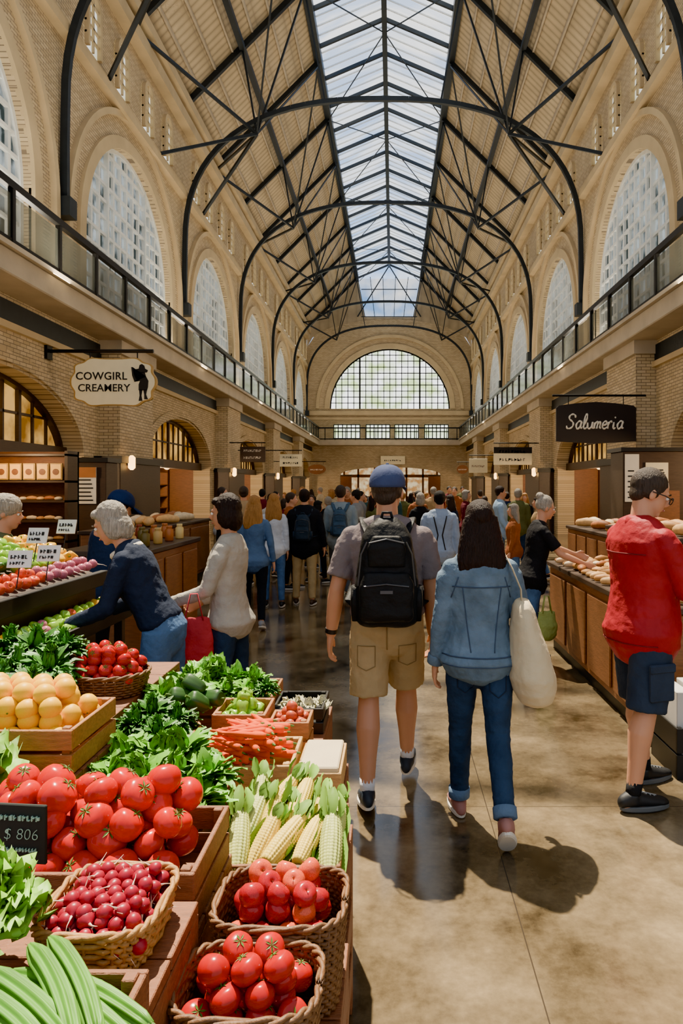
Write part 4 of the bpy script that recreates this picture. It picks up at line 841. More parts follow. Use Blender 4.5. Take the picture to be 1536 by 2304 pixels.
def basket(label, cx, cy, zb, zt, a, b, m, e=.5, flare=1.12, group=None):
    k = thing('wicker_basket', label, 'basket', (cx, cy, zb), group=group); ns = 26
    def q(t, s, z, off=0):
        return V(((a+off)*s*math.copysign(abs(math.cos(t))**e, math.cos(t)), (b+off)*s*math.copysign(abs(math.sin(t))**e, math.sin(t)), z))
    H = zt-zb; rows = max(5, int(H/.0095)); mb = MB()
    for r in range(rows):
        z = (r+.5)*H/rows; s = 1+(flare-1)*(z/H)**1; pts = []
        for j in range(ns*3): t = 2*pi*j/(ns*3); pts.append(q(t, s/flare, z, .004*math.cos(pi*(j/1.5+r))))
        mb.tube(pts, .0050, 6, closed=True)
    for j in range(ns): t = 2*pi*(j+.5)/ns; mb.tube([q(t, 1/flare, 0), q(t, 1, H)], .004, 5)
    mb.build('weave', m, k, smooth=True)
    mb = MB()
    for ph in (0, pi): mb.tube([q(2*pi*j/90, 1, H+.002+.004*math.sin(j*.7+ph), .004*math.cos(j*.7+ph)) for j in range(90)], .0052, 6, closed=True)
    mb.build('rim', m, k, smooth=True)
    MB().rings([[q(2*pi*j/40, .97/flare, 0) for j in range(40)], [q(2*pi*j/40, .97, H-.01) for j in range(40)]], caps=False).build('liner', WICKD, k)
    MB().rings([[q(2*pi*j/40, .97/flare, z) for j in range(40)] for z in (0, .012)]).build('base', WICKD, k); return k
def gloss(n, c, var=.15, vs=3, rough=.2, sss=0, spec=.35): return mat(n, c, rough, var=var, vs=vs, sss=sss, spec=spec)
TOM = gloss('tomato_red', '#c61408', .12); TOM2 = gloss('tomato_deep', '#b00f0e', .12); STEMG = mat('stem_green', '#4f7024', .6); LEM = gloss('lemon_yellow', '#f2b600', .05, 8, .45, spec=.25); APR = gloss('apple_red', '#a51520', .35, 14); APO = gloss('apple_blush', '#d05030', .35, 12)
RADM = gloss('radish_red', '#96122c', .3, 20, .35); CARM = mat('carrot', '#e65200', .5, var=.15, vs=30, bump=.3, bs=50, spec=.2); ROOT = mat('root_pale', '#e6cdb4', .7); ZUC = mat('zucchini', '#558a2c', .45, var=.7, vs=14, stretch=(7, 7, .35), spec=.3); ZUCD = mat('cucumber', '#3c6b22', .35, var=.3, vs=20)
PEPG = gloss('pepper_green', '#84b22a', .2); AVO = gloss('avocado', '#2f5224', .3, 30, .4); CORNY = mat('corn_pale', '#dfc250', .45, var=.15, vs=50, spec=.3); CORNG = mat('corn_green', '#b8c06a', .45, var=.25, vs=40, stretch=(3, 3, .6), spec=.3); HUSK = mat('husk', '#7ba63c', .6, var=.3, vs=18, island=.25, spec=.2); ONI = gloss('shallot', '#b84c2e', .3, 16, .4); YEL = gloss('yellow_pepper', '#e0a818', .15); PINK = gloss('pink_root', '#b9697c', .25, 14)
def tomato_meshes(lobes=5, flat=.82, seed=0):
    r = random.Random(seed); ph = r.random()*6; prof = []
    for i in range(17):
        a = -pi/2+pi*i/16; prof.append((max(.02, math.cos(a)**.85 if math.cos(a) > 0 else .02), math.sin(a)*flat*(1 if math.sin(a) < .8 else .95)))
    prof[-1] = (.02, flat*.9)
    mb = MB().lathe(prof, 36, f=lambda t: 1+.016*math.cos(lobes*t+ph)); a = mb.mesh('tomato', True)
    mb = MB()
    for i in range(6):
        t = 2*pi*i/6+ph; d = V((math.cos(t), math.sin(t), 0)); s_ = V((-d.y, d.x, 0)); z = flat*.92
        mb.face([V((0, 0, z)), d*.25+s_*.07+V((0, 0, z+.05)), d*.5+V((0, 0, z+.02)), d*.25-s_*.07+V((0, 0, z+.05))])
    mb.tube([(0, 0, z-.05), (.02, 0, z+.12), (.05, 0, z+.2)], .035, 6); b = mb.mesh('calyx'); return a, b
TMS = [tomato_meshes(5, .84, 1), tomato_meshes(6, .80, 2), tomato_meshes(4, .88, 3)]
ap = [(.02, -.8), (.4, -.88), (.75, -.65), (.97, -.15), (1, .15), (.9, .5), (.62, .76), (.3, .8), (.08, .68), (.02, .62)]
APPLE = MB().lathe(ap, 20).mesh('apple', True); ASTEM = MB().tube([(0, 0, .6), (.03, 0, .85), (.09, 0, 1.02)], [.035, .03, .045], 6).mesh('apple_stem')
LEMON = MB().lathe([(.02, -1.04), (.16, -1.01), (.45, -.89), (.78, -.64), (.96, -.28), (1.0, .08), (.89, .46), (.62, .78), (.3, .95), (.13, 1.01), (.02, 1.03)], 24).mesh('lemon', True); LST = MB().ell((0, 0, -1.05), (.09, .09, .04), None, 8, 6).mesh('lemon_stem')
RAD = MB().lathe([(.02, -1.15), (.12, -1.0), (.5, -.78), (.9, -.35), (1, .1), (.8, .6), (.4, .86), (.1, .92)], 16).mesh('radish', True)
RTL = MB().tube([(0, 0, -.9), (.05, .02, -1.5), (.25, .1, -2.2), (.6, 0, -2.9)], [.2, .08, .045, .02], 5).mesh('radish_root', True)
CAR = MB().lathe([(.03, -1), (.25, -.97), (.5, -.6), (.75, 0), (.95, .6), (1, .85), (.8, 1.0), (.2, 1.02)], 12, f=None).mesh('carrot', True)
for v in CAR.vertices: v.co.z *= 6.0; v.co.x += .35*math.sin(v.co.z*.3)
CTP = MB().tube([(0, 0, 5.9), (.1, 0, 7)], [.35, .2], 6).mesh('carrot_top')
def longveg(L, r, ridges, bend=.0, n=36, amp=.06):
    mb = MB(); rs = []
    for i in range(13):
        t = i/12; rr = r*(.35 if i == 0 else (.75 if i == 1 else (1-.25*max(0, t-.6)/.4 if t < .93 else .5))); y = bend*math.sin(t*pi)
        rs.append([V((rr*math.cos(a)*(1+amp*math.cos(ridges*a)), rr*math.sin(a)*(1+amp*math.cos(ridges*a))+y, (t-.5)*L)) for a in [2*pi*j/n for j in range(n)]])
    return mb.rings(rs)
ZM = longveg(.27, .0165, 8, .012, 64, .17).mesh('zucchini', True); ZE = MB().tube([(0, 0, .13), (.004, 0, .155)], [.009, .007], 7).mesh('zucchini_stem')
CUC = longveg(.2, .02, 6, .01, 18, .05).mesh('cucumber', True)
PEP = MB().lathe([(.1, -1.25), (.5, -1.2), (.8, -.8), (.95, 0), (1, .6), (.8, .95), (.3, .9)], 20, f=lambda t: 1+.09*math.cos(4*t)).mesh('pepper', True); PST = MB().tube([(0, 0, .85), (.05, 0, 1.35)], [.12, .16], 7).mesh('pepper_stem')
def item(name, me, m, loc, r, rot, label, cat, group, pm=None, pmat=None, pname='stem'):
    o = ob(name, me, m); o.location = loc; o.scale = (r, r, r) if not hasattr(r, '__len__') else r; o.rotation_euler = rot; tag(o, label, cat, group)
    if o.material_slots[0].material != m: o.material_slots[0].link = 'OBJECT'; o.material_slots[0].material = m
    if pm: ob(pname, pm, pmat, o)
    return o
def heap(x0, x1, y0, y1, z0, r, layers, jit=.1, zs=1.5, peak=1.0):
    out = []
    for k in range(layers):
        s = r*(1+.9*k*peak); X0, X1, Y0_, Y1_ = x0+s, x1-s, y0+s, y1-s
        if X1-X0 < -.5*r or Y1_-Y0_ < -.5*r: break
        ny = max(1, int((Y1_-Y0_)/(1.78*r))+1); nx = max(1, int((X1-X0)/(2.05*r))+1)
        for j in range(ny):
            y = (Y0_+Y1_)/2+(j-(ny-1)/2)*1.80*r; n2 = nx-(1 if (j+k) % 2 and nx > 1 else 0)
            for i in range(n2):
                x = (X0+X1)/2+(i-(n2-1)/2)*2.08*r; out.append(V((x+R.uniform(-1, 1)*jit*r, y+R.uniform(-1, 1)*jit*r, z0+r*(.95+k*zs)+R.uniform(-1, 1)*jit*r)))
    return out
def rr(t=.5): return (R.uniform(-t, t), R.uniform(-t, t), R.uniform(0, 6.28))
stand('brown slatted display table under the big tomato crate', -1.35, -.425, 1.46, 1.8, .755)
stand('brown slatted display table nearest the viewer under the radish basket', -1.1, -.405, .72, 1.42, .86)
stand('low brown slatted table under the two wicker fruit baskets', -.39, -.11, 1.19, 1.68, .6)
stand('brown slatted table under the corn crate and leafy greens', -.88, -.135, 1.83, 2.27, .6)
stand('brown slatted table under the carrot crate and the paper-covered box', -.98, -.172, 2.3, 2.62, .66)
stand('brown slatted table under the green peppers and big leafy greens', -.98, -.295, 2.64, 3.3, .66)
stand('taller brown table under the lemon crate', -1.75, -.9, 1.88, 2.28, .9)
stand('taller brown table under the dill and the red fruit basket', -1.9, -1.0, 2.32, 3.2, .9)
crate('reddish wooden crate heaped with large red tomatoes', -1.03, -.43, 1.47, 1.79, .757, .885, CW3, 2)
for p in heap(-1.02, -.445, 1.48, 1.78, .826, .0405, 4, .18, 1.12, .38):
    a, b = R.choice(TMS); r = .0405*R.uniform(.84, 1.12)
    item('tomato', a, TOM, p, r, rr(.8), 'large ripe red tomato heaped in the reddish wooden crate', 'tomato', 'large tomatoes in the wooden crate', b, STEMG, 'calyx')
c = P(50, 1875, 1.44); s = thing('price_sign', 'small black chalk price sign standing in front of the big tomatoes', 'sign', c, -.1)
MB().box(-.055, .055, -.004, .004, -.062, .062).build('board', mat('chalkboard', '#151c1a', .8), s, bevel=.002); text('$ 806', .034, (0, -.006, .0), FACE, CHALK, s, ext=.0003, shear=.15, bold=-.0008)
mb = MB(); strokes(mb, -.045, .045, .03, -.0045, .010, 3, 9); strokes(mb, -.045, .04, -.035, -.0045, .007, 5, 12); mb.build('lettering', CHALK, s); MB().tube([(0, .006, -.04), (0, .006, -.2)], .003, 6).build('stake', WOOD, s)
basket('small rectangular wicker basket full of radishes', -.54, 1.30, .862, .935, .106, .115, WICK, .5, 1.15)
for p in heap(-.65, -.43, 1.185, 1.415, .893, .0142, 4, .35, 1.1, .8):
    item('radish', RAD, RADM, p, .0144*R.uniform(.85, 1.12), rr(2.5), 'small dark red radish heaped in the wicker basket', 'radish', 'radishes in the wicker basket', RTL, ROOT, 'root')
crate('brown wooden crate of long green vegetables at the bottom left', -.95, -.40, .74, 1.12, .862, .93, CW3, 1)
for i in range(42):
    lay = i//14; k = i % 14; cx_, cy_ = -.45-.019*k-.02*lay, 1.06-.027*k-.010*lay
    item('zucchini', ZM, ZUC, (cx_, cy_, .905+.029*lay+.004*(k % 2)), R.uniform(.88, 1.06), (R.uniform(-.08, .08), pi/2+.06, rad(-38+R.uniform(-12, 12))), 'long ridged light green vegetable in the bottom left crate', 'zucchini', 'long green vegetables in the front crate', ZE, STEMG)
basket('tall dark wicker basket of red and blush apples', -.25, 1.53, .602, .80, .142, .115, WICKD, .5, 1.12)
for p in heap(-.385, -.115, 1.42, 1.64, .74, .0265, 3, .15, 1.25, .6):
    item('apple', APPLE, R.choice([APR, APR, APO]), p, .0270*R.uniform(.93, 1.05), rr(.8), 'red apple heaped in the tall dark wicker basket', 'apple', 'apples in the tall wicker basket', ASTEM, WOOD)
basket('low wicker basket of shiny red tomatoes nearest the viewer', -.275, 1.30, .602, .78, .135, .105, WICKD, .55, 1.15)
for p in heap(-.40, -.15, 1.21, 1.40, .72, .0285, 3, .15, 1.25, .6):
    a, b = R.choice(TMS); item('tomato', a, TOM2, p, .029*R.uniform(.93, 1.05), rr(.8), 'small shiny deep red tomato in the nearest low wicker basket', 'tomato', 'small tomatoes in the low basket', b, STEMG, 'calyx')
crate('dark crate holding pale ears of corn', -.47, -.14, 1.80, 2.16, .602, .72, WOOD, 2)
def corn_mesh():
    rs = []; n = 64
    for i in range(61):
        t = i/60; r = .0285*(math.sin(pi*(.18+.70*t))**.5)*(1 if i > 0 else .75)
        rs.append([V((r*math.cos(a)*(1+.05*math.cos(16*a))*(1+.035*math.cos(i*pi/1.5)), r*math.sin(a)*(1+.05*math.cos(16*a))*(1+.035*math.cos(i*pi/1.5)), (t-.5)*.165)) for a in [2*pi*j/n for j in range(n)]])
    return MB().rings(rs).mesh('corn', True)
CORN = corn_mesh()
def leaf(mb, base, d, up, L, W, curl=1.2, ruf=.15, nl=6, nw=4, ph=0):
    d = d.normalized(); sd = d.cross(up).normalized(); up = sd.cross(d).normalized(); g = []; c = V(base)
    for i in range(nl+1):
        t = i/nl; a = -curl*t; dd = d*math.cos(a)+up*math.sin(a); uu = up*math.cos(a)-d*math.sin(a); w = W*(math.sin(pi*(.06+.9*t))**.75)
        g.append([mb.bm.verts.new(c+sd*w*v+uu*(w*.28*abs(v)+ruf*W*math.sin(t*15+v*6+ph)*abs(v))) for v in [-1+2*j/nw for j in range(nw+1)]]); c = c+dd*L/nl
    for A, B in zip(g, g[1:]):
        for j in range(nw): mb.bm.faces.new((A[j], A[j+1], B[j+1], B[j]))
def husk_mesh(seed):
    r = random.Random(seed); mb = MB()
    for i in range(6):
        a = 2*pi*i/6+r.random(); d = V((math.cos(a)*.45, math.sin(a)*.45, 1)); leaf(mb, V((math.cos(a)*.016, math.sin(a)*.016, .064)), d, V((math.cos(a), math.sin(a), 0)), r.uniform(.05, .09), .017, r.uniform(-.2, 1.2), .15)
    for i in range(3):
        a = pi/2+(i-1)*1.1+r.uniform(-.3, .3); leaf(mb, V((math.cos(a)*.025, math.sin(a)*.025, .075)), V((math.cos(a)*.14, math.sin(a)*.14, -1)), V((math.cos(a), math.sin(a), 0)), r.uniform(.12, .16), .021, .0, .08)
    return mb.mesh('husk', True)
HK_ = [husk_mesh(i) for i in range(4)]
for i in range(13):
    row = i//5; k = i % 5
    item('corn', CORN, CORNG if (i*7) % 5 in (0, 3) else CORNY, (-.425+.064*k+.012*row+R.uniform(-.006, .006), 1.875+.09*row+R.uniform(-.015, .015), .735+.018*row+R.uniform(0, .012)), R.uniform(.9, 1.08), (rad(-60+R.uniform(-12, 10)), R.uniform(-.4, .4), rad(-14+R.uniform(-26, 26))), 'pale yellow ear of corn in green husk in the dark crate', 'corn', 'ears of corn in the crate', HK_[i % 4], HUSK, 'husk')
def greenmat(n, c): return mat(n, c, .5, var=.3, vs=12, island=.35, spec=.35)
GR1 = greenmat('greens_bright', '#62a022'); GR2 = greenmat('greens_deep', '#3d7a20'); GR3 = greenmat('greens_lime', '#7cb030'); GR4 = greenmat('greens_dill', '#44802a'); RIB = mat('rib', '#c9d98f', .5)
def bunch_mesh(seed, n, L, W, ruf, curl, up_=.7, nl=6):
    r = random.Random(seed); mb = MB()
    for i in range(n):
        a = r.uniform(0, 2*pi); el = r.uniform(.05, 1.45); d = V((math.cos(a)*math.cos(el), math.sin(a)*math.cos(el), math.sin(el)*up_+.1)); l = L*r.uniform(.7, 1.1)
        leaf(mb, d*L*.12, d, V((0, 0, 1)) if el < 1.2 else V((math.cos(a), math.sin(a), .2)), l, W*r.uniform(.7, 1.15), curl*r.uniform(.6, 1.3), ruf, nl, 4, r.random()*6)
    return mb
def stems_mesh(seed, n=10, L=.08):
    r = random.Random(seed); mb = MB()
    for i in range(n): a = r.uniform(0, 6.28); mb.tube([(0, 0, -.01), (math.cos(a)*L*.5, math.sin(a)*L*.5, L*.4)], .003, 5)
    return mb.mesh('stems')
LET = [bunch_mesh(i, 44, .15, .055, .5, 1.3, .8, 9).mesh('lettuce', True) for i in (1, 2)]; SPI = [bunch_mesh(i, 90, .12, .026, .22, 1.0, .7).mesh('spinach', True) for i in (3, 4, 5)]; PAR = [bunch_mesh(i, 190, .10, .014, .4, 1.2, .8, 4).mesh('parsley', True) for i in (6, 7)]; STM = stems_mesh(1)
def bunches(name, meshes, m, pts, label, cat, group, sc=1):
    for p in pts: item(name, R.choice(meshes), m, p, sc*R.uniform(.88, 1.1), (R.uniform(-.3, .3), R.uniform(-.3, .3), R.uniform(0, 6.28)), label, cat, group, STM, RIB, 'stems')
crate('wooden crate of dark leafy bunches behind the tomatoes', -.87, -.52, 1.85, 2.25, .602, .78, CW3, 2)
bunches('spinach_bunch', SPI, GR1, [(-.86+.095*i+.02*(j % 2), 1.93+.12*j, .80+.02*j) for i in range(4) for j in range(3) if not (i == 3 and j == 2)], 'bunch of bright leafy greens behind the big tomatoes', 'leafy greens', 'leafy bunches behind the tomatoes', .92)
bunches('lettuce_head', LET, GR3, [(-.675, 1.16, .985), (-.70, 1.08, .995), (-.72, 1.22, .98)], 'frilly lime green lettuce at the left edge beside the radishes', 'lettuce', 'lettuces beside the radishes', .54)
bunches('lettuce_head', LET, GR3, [(-1.10, 1.78, .93), (-1.20, 1.80, .95)], 'frilly lettuce at the left edge behind the tomato crate', 'lettuce', 'lettuces behind the tomato crate', .85)
basket('shallow wicker basket of parsley and avocados', -.84, 2.46, .662, .84, .13, .12, WICK, .8, 1.15)
bunches('parsley_bunch', PAR, GR2, [(-.91, 2.40, .85), (-.82, 2.38, .84), (-.88, 2.48, .87), (-.78, 2.46, .85)], 'dark green parsley bunch in the shallow wicker basket', 'parsley', 'parsley in the shallow basket', .9)
for p in ((-.82, 2.62, .915), (-.745, 2.60, .90), (-.78, 2.66, .95), (-.70, 2.65, .90)): item('avocado', PEP, AVO, p, (.032, .032, .042), (R.uniform(.8, 1.6), 0, R.uniform(0, 6)), 'dark green avocado behind the parsley basket', 'avocado', 'avocados behind the parsley', PST, STEMG)
crate('wooden crate of big leafy greens at the back of the display', -.97, -.53, 2.93, 3.28, .662, .80, CW, 2)
bunches('spinach_bunch', SPI+LET, GR1, [(-.93+.1*i, 2.98+.13*j, .80+.01*j) for i in range(4) for j in range(2)]+[(-.93, 2.75, .85), (-.85, 2.80, .85)], 'large bright leafy bunch at the back of the display', 'leafy greens', 'big greens at the back', .86)
crate('pale wooden crate of light green peppers', -.71, -.50, 2.66, 2.88, .662, .83, CW, 2)
for p in heap(-.7, -.51, 2.67, 2.87, .78, .026, 3, .15, 1.2): item('green_pepper', PEP, PEPG, p, .026, rr(1.5), 'light green pepper in the small wooden crate', 'pepper', 'green peppers in the small crate', PST, STEMG)
bunches('parsley_bunch', PAR, GR2, [(-.55, 2.95, .83)], 'small parsley bunch behind the green peppers', 'parsley', 'parsley behind the peppers', .6)
crate('pale wooden crate heaped with orange carrots', -.72, -.345, 2.32, 2.6, .662, .77, CW2, 1)
for i in range(72):
    lay = i//16; x = R.uniform(-.66+.02*lay, -.42-.015*lay); y = 2.35+.22*((i % 16)/16)
    item('carrot', CAR, CARM, (x, y, .768+.024*lay+R.uniform(-.004, .004)), .0132*R.uniform(.85, 1.15), (R.uniform(-.15, .15), pi/2+R.uniform(-.12, .12), rad(R.uniform(-55, 30))), 'orange carrot heaped in the pale wooden crate', 'carrot', 'carrots in the pale crate', CTP, STEMG, 'carrot_top')
crate('small wooden crate of reddish shallots beside the carrots', -.49, -.33, 2.66, 2.82, .662, .80, CW, 2)
for p in heap(-.485, -.335, 2.67, 2.81, .76, .0225, 3, .15, 1.2): item('shallot', APPLE, ONI, p, .023, rr(1.2), 'reddish round shallot in the small crate beside the carrots', 'shallot', 'shallots in the small crate', ASTEM, ROOT)
crate('black plastic crate at the back right of the display', -.52, -.3, 2.92, 3.18, .662, .77, BLK, 2, 'plastic_crate')
CAU = bunch_mesh(20, 30, .05, .03, .5, 1.5).mesh('cauliflower', True)
for i in range(4): item('cauliflower', CAU, mat('cauli', '#bdb894', .7), (-.47+.05*i, 3.0+.03*(i % 2), .745), .9, (0, 0, i), 'pale cauliflower head in the black plastic crate', 'cauliflower', 'cauliflowers in the black crate')
crate('pale wooden box with a paper cover at the right of the carrots', -.335, -.178, 2.32, 2.6, .662, .745, CW2, 1)
tag(MB().box(-.325, -.188, 2.33, 2.59, .74, .762).build('paper_cover', mat('kraft', '#c9b896', .8), None, bevel=.005), 'cream paper sheet covering the pale wooden box', 'paper')
crate('dark wooden crate heaped with round lemons', -1.36, -.91, 1.93, 2.24, .902, 1.03, CW, 2)
for p in heap(-1.35, -.92, 1.94, 2.23, .965, .031, 4, .12, 1.2, .55): item('lemon', LEMON, LEM, p, .0315, rr(1.5), 'round yellow lemon heaped in the dark wooden crate', 'lemon', 'lemons in the wooden crate', LST, STEMG)
basket('round wicker basket of small red tomatoes', -1.14, 2.72, .902, .985, .16, .13, WICKD, .9, 1.15)
for p in heap(-1.29, -.99, 2.6, 2.84, .95, .0265, 4, .15, 1.2, .6): a, b = R.choice(TMS); item('tomato', a, TOM2, p, .027, rr(1), 'small red tomato in the round basket behind the lemons', 'tomato', 'tomatoes in the round basket', b, STEMG, 'calyx')
bunches('dill_bunch', PAR, GR4, [(-1.52+.11*i, 2.44+.13*j, .97+.04*j) for i in range(3) for j in range(3)], 'dark feathery dill bunch at the left edge behind the lemons', 'dill', 'dill bunches behind the lemons', 1.15)
# ------------------------------------------------------------ LEFT STALL
st = thing('market_stall', 'dark wooden vegetable stall with sloped top along the left side', 'stall', (-2.15, 3.8, 0))
mb = MB(); mb.face([(-1.9, 3.25, 1.12), (-1.9, 4.5, 1.12), (-2.42, 4.5, 1.33), (-2.42, 3.25, 1.33)]); o = mb.build('sloped_top', DWOOD, st, world=True); sm = o.modifiers.new('s', 'SOLIDIFY'); sm.thickness = .03
MB().box(-1.93, -1.88, 3.25, 4.5, 1.08, 1.17).build('front_edge', BLK, st, world=True, bevel=.004); MB().box(-2.40, -1.95, 3.27, 4.48, 0, 1.09).build('base', DWOOD, st, world=True, bevel=.01)
MB().box(-1.95, -1.70, 3.27, 4.45, .88, .92).build('lower_shelf', BLK, st, world=True, bevel=.005); MB().box(-1.71, -1.69, 3.27, 4.45, .92, .96).build('shelf_lip', BLK, st, world=True)
for y in (3.3, 4.35): MB().box(-1.78, -1.73, y, y+.05, 0, .88).build('leg', DWOOD, st, world=True)
def onslope(x): return 1.135+(-1.9-x)*.404
bl = [('cucumber', CUC, ZUCD, 'long dark cucumber'), ('yellow_pepper', PEP, YEL, 'yellow pepper'), ('pink_radish', RAD, PINK, 'pink root vegetable'), ('shallot', APPLE, APO, 'salmon shallot'), ('green_pepper', PEP, PEPG, 'green pepper')]
for i in range(15):
    for j in range(7):
        y = 3.31+1.14*i/14; x = -1.96-.068*j
        k = 3 if (j < 2 and i < 7) else (2 if j < 2 and i > 6 else (0 if i < 6 else (1 if i > 10 else 4)))
        nm, me, m_, lb = bl[k]
        if k == 0:
            if j % 2: continue
            item(nm, me, m_, (x-.03, y, onslope(x)+.025+.02*(j % 3)), 1.0, (0, pi/2-.38, R.uniform(-.15, .15)), lb+' on the sloped left stall', 'cucumber', 'cucumbers on the left stall')
        else:
            item(nm, me, m_, (x, y, onslope(x)+.04+R.uniform(0, .02)), .032 if k != 2 else .030, rr(1.5), lb+' on the sloped left stall', nm.replace('_', ' '), nm.replace('_', ' ')+'s on the left stall', *( (PST, STEMG) if k in (1, 4) else ((RTL, ROOT, 'root') if k == 2 else (ASTEM, ROOT))))
for i in range(14):
    for j in range(3):
        k = R.choice([1, 2, 3, 4]); nm, me, m_, lb = bl[k]; item(nm, me, R.choice([m_, PEPG, PEPG]), (-1.745-.065*j, 3.31+.082*i, .952+.015*j), .029, rr(1.5), 'small mixed vegetable on the lower shelf of the left stall', 'vegetable', 'vegetables on the lower shelf')
for i, (px, py, Y, lab) in enumerate(((45, 1258, 3.5, 'nearest the edge, above the salmon shallots'), (85, 1205, 3.9, 'in the middle of the cucumbers'), (150, 1185, 4.3, 'tallest, beside the yellow peppers'), (110, 1245, 3.75, 'lying between the pink roots'))):
    c = P(px, py, Y); s = thing('price_card', 'white price card on the left stall, %s' % lab, 'price card', c, R.uniform(-.2, .3)); s.rotation_euler.x = -.3
    MB().box(-.06, .06, -.003, .003, -.045, .045).build('card', mat('white_card', '#e6e4dc', .7), s); mb = MB(); strokes(mb, -.045, .045, .0, -.004, .02, i, 5); strokes(mb, -.045, .03, -.03, -.004, .015, i+9, 5); mb.build('lettering', INK, s); MB().tube([(0, .005, 0), (0, .005, -.15)], .003, 5).build('stick', BLK, s)
def counter(label, x0, x1, y0, y1, z, m=WOOD, panels=3, face=1):
    c = thing('shop_counter', label, 'counter', ((x0+x1)/2, (y0+y1)/2, 0)); MB().box(x0+.03, x1-.03, y0+.03, y1-.03, .1, z-.05).build('body', m, c, world=True, bevel=.01)
    MB().box(x0, x1, y0, y1, z-.05, z).build('worktop', DWOOD, c, world=True, bevel=.008); MB().box(x0+.06, x1-.06, y0+.06, y1-.06, 0, .1).build('plinth', BLK, c, world=True)
    xf = x1-.03 if face > 0 else x0+.03; L = (y1-y0-.1)/panels
    for i in range(panels): MB().box(*sorted((xf, xf+face*.02)), y0+.08+L*i, y0+L*(i+1)-.0, .16, z-.12).build('front_panel', m, c, world=True, bevel=.008)
    return c
WOODL = mat('honey_wood', '#85552f', .5, var=.3, vs=9, stretch=(1,1,8), bump=.2)
counter('brown wooden counter with deli trays beyond the grey cardigan woman', -3.0, -2.2, 6.0, 7.8, 1.15, WOODL); counter('second brown wooden counter farther along the left shops', -4.4, -3.6, 9.5, 13.5, 1.1, WOODL); 
counter('long brown wooden bakery counter along the right side', 1.66, 2.5, 4.5, 7.4, .92, WOODL, 4, -1); counter('raised brown display counter behind the bakery counter', 2.6, 3.2, 6.2, 8.4, 1.25, CW, 3, -1); counter('farther wooden counter along the right shops', 3.0, 3.8, 9.5, 11.9, 1.05, WOODL, 4, -1)
BRD = [mat('bread%d' % i, c, .6, var=.25, vs=20) for i, c in enumerate(('#c68a48', '#d9a868', '#a3602c', '#e0c49a'))]
ROLL = MB().lathe([(.02, 0), (.7, .03), (1, .3), (.85, .6), (.4, .8), (.02, .84)], 14).mesh('roll', True)
for i in range(16):
    for j in range(5):
        y = 4.65+2.6*i/15; x = 1.76+.15*j
        if R.random() < .5: item('bread_loaf', LOAF, R.choice(BRD), (x, y, .922), .55, (0, 0, R.uniform(0, 3)), 'small bread loaf on the long right-hand bakery counter', 'bread', 'loaves on the bakery counter')
        else: item('bread_roll', ROLL, R.choice(BRD), (x, y, .922), .055*R.uniform(.8, 1.2), (0, 0, 0), 'round bread roll on the long right-hand bakery counter', 'bread roll', 'rolls on the bakery counter')
for i in range(8):
    item('bread_loaf', LOAF, R.choice(BRD), (2.75+.2*(i % 2), 6.4+.24*i, 1.25), 1.0, (0, 0, R.uniform(0, 3)), 'bread loaf on the raised display counter on the right', 'bread', 'loaves on the raised counter')
for i in range(14): item('deli_tub', JAR, R.choice(GM), (-2.35-.2*(i % 3), 6.12+.115*i, 1.15), .9, (0, 0, 0), 'small deli jar on the counter beyond the grey cardigan woman', 'jar', 'jars on the left deli counter')
for i in range(12): item('bread_loaf', LOAF, R.choice(BRD), (-3.8-.2*(i % 3), 9.7+.3*i, 1.1), 1.2, (0, 0, R.uniform(0, 3)), 'bread loaf on the second left counter', 'bread', 'loaves on the second left counter')
for i in range(8): item('bread_loaf', LOAF, R.choice(BRD), (3.2+.2*(i % 3), 9.7+.27*i, 1.05), 1.2, (0, 0, R.uniform(0, 3)), 'bread loaf on the farther right counter', 'bread', 'loaves on the farther right counter')
crate('black crate of white cartons on the floor at the right edge', 1.66, 2.1, 4.0, 4.4, .0, .3, BLK, 2, 'plastic_crate')
for i in range(4):
    tag(MB().box(1.68+.10*i, 1.765+.10*i, 4.05, 4.3, .01, .5+.02*(i % 2)).build('carton', mat('white_carton', '#d8d6cf', .7), None, bevel=.004), 'white carton standing in the black crate, %s from the aisle' % NTH[i], 'carton')
Y = 11.0; x0, x1 = P(-60, 0, Y).x, P(152, 0, Y).x
u = thing('display_shelf', 'lit wooden cheese shelving with framed panels on top at the left edge', 'shelf', ((x0+x1)/2, Y, 0))
MB().box(x0, x1, Y+.35, Y+.4, 0, 2.3).build('back_panel', WOOD, u, world=True)
for x in (x0, x1-.05): MB().box(x, x+.05, Y, Y+.4, 0, 2.3).build('side_panel', DWOOD, u, world=True)
for z in (.5, .85, 1.18, 1.5, 1.82, 2.25): MB().box(x0, x1, Y, Y+.38, z-.035, z).build('shelf', DWOOD, u, world=True)
for i in range(6):
    xx = x0+.12+(x1-x0-.2)*i/6; f = thing('framed_panel', 'glowing cream framed panel on the cheese shelving, %s' % (['leftmost', 'second from left', 'third from left', 'fourth from left', 'fifth from left', 'rightmost'][i]), 'panel', (xx+.09, Y+.05, 1.83))
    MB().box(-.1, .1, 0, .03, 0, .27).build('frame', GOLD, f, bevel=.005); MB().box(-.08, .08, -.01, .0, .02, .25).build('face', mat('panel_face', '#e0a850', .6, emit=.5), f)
    em = MB().lathe([(.05, 0), (.05, .01)], 16).build('emblem', WOOD, f); em.rotation_euler.x = pi/2; em.location = (0, -.01, .13)
for z in (.85, 1.18, 1.5):
    for i in range(9): item('cheese_wheel', ROLL if (i+int(z*10)) % 2 else LOAF, R.choice(BRD), (x0+.12+(x1-x0-.2)*i/9, Y+.17, z), .07 if (i+int(z*10)) % 2 else .55, (0, 0, 0), 'cheese or bread piece on the lit shelving at the left edge', 'cheese', 'goods on the cheese shelving')
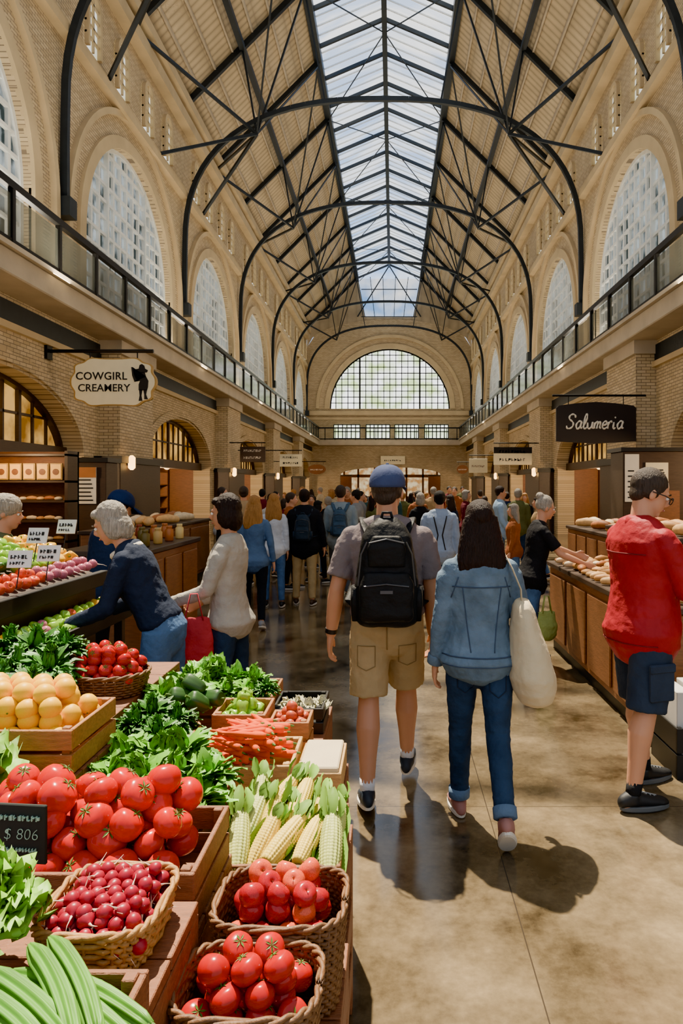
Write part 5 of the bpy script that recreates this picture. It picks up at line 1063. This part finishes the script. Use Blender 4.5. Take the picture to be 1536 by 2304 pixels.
l = bpy.data.lights.new('shelf_light', 'POINT'); l.energy = 45; l.color = (1, .66, .34); l.shadow_soft_size = .1; lo = bpy.data.objects.new('shelf_light', l); COL.objects.link(lo); lo.location = ((x0+x1)/2, Y-.6, 2.2)
k = thing('kiosk', 'dark wooden kiosk with white notices beneath the script sign', 'kiosk', (4.6, 12.5, 0))
MB().box(4.1, 5.2, 12.2, 12.9, 0, 2.35).build('body', DWOOD, k, world=True, bevel=.01); MB().box(4.05, 5.25, 12.15, 12.95, 2.35, 2.42).build('cornice', BLK, k, world=True); notice(4.13, 4.38, 1.45, 2.3, 12.2, 'n', PAPER, k); notice(4.5, 4.9, 1.75, 2.15, 12.2, 'n', CREAM, k); MB().box(4.5, 5.1, 12.17, 12.2, 1.1, 1.65).build('panel', WOOD, k, world=True)
# ------------------------------------------------------------ LIGHT, WORLD, CAMERA
w = bpy.data.worlds.new('World'); SC.world = w; w.use_nodes = True; N = w.node_tree.nodes; L = w.node_tree.links; bg = N['Background']
tc = N.new('ShaderNodeTexCoord'); nz = N.new('ShaderNodeTexNoise'); nz.inputs['Scale'].default_value = 3; nz.inputs['Detail'].default_value = 5; L.new(tc.outputs['Generated'], nz.inputs['Vector'])
cr = N.new('ShaderNodeValToRGB'); cr.color_ramp.elements[0].position = .42; cr.color_ramp.elements[0].color = (.45, .63, .92, 1); cr.color_ramp.elements[1].position = .58; cr.color_ramp.elements[1].color = (1, .96, .88, 1)
L.new(nz.outputs['Fac'], cr.inputs[0]); L.new(cr.outputs[0], bg.inputs[0]); bg.inputs[1].default_value = 1.0
l = bpy.data.lights.new('sun', 'SUN'); l.energy = 14.5; l.color = (1, .86, .64); l.angle = rad(.7); o = bpy.data.objects.new('sun', l); COL.objects.link(o); o.location = (0, 10, 25)
o.rotation_euler = V((.135, -.38, -.92)).to_track_quat('-Z', 'Y').to_euler()
for i in range(5):
    for sg, x in ((-1, -6.45), (1, 5.75)):
        l = bpy.data.lights.new('uplight', 'AREA'); l.energy = 430; l.color = (1, .88, .70); l.shape = 'RECTANGLE'; l.size = .6; l.size_y = 7; o = bpy.data.objects.new('balcony_uplight', l); COL.objects.link(o)
        o.location = (x, 12+9*i, 5.75); o.rotation_euler = V((-sg*.6, 0, 1)).to_track_quat('-Z', 'Y').to_euler()
cd = bpy.data.cameras.new('cam'); cam = bpy.data.objects.new('camera', cd); COL.objects.link(cam); SC.camera = cam
cam.location = (0, 0, HC); cam.rotation_euler = (pi/2, 0, 0); cd.lens = 24; cd.sensor_width = 36; cd.sensor_fit = 'AUTO'; cd.shift_x = -(885-768)/2304; cd.shift_y = -(1152-1095)/2304; cd.clip_start = .05; cd.clip_end = 300
SC.view_settings.view_transform = 'AgX'
try: SC.view_settings.look = 'AgX - Punchy'
except Exception as e: print(e)
SC.view_settings.exposure = .98
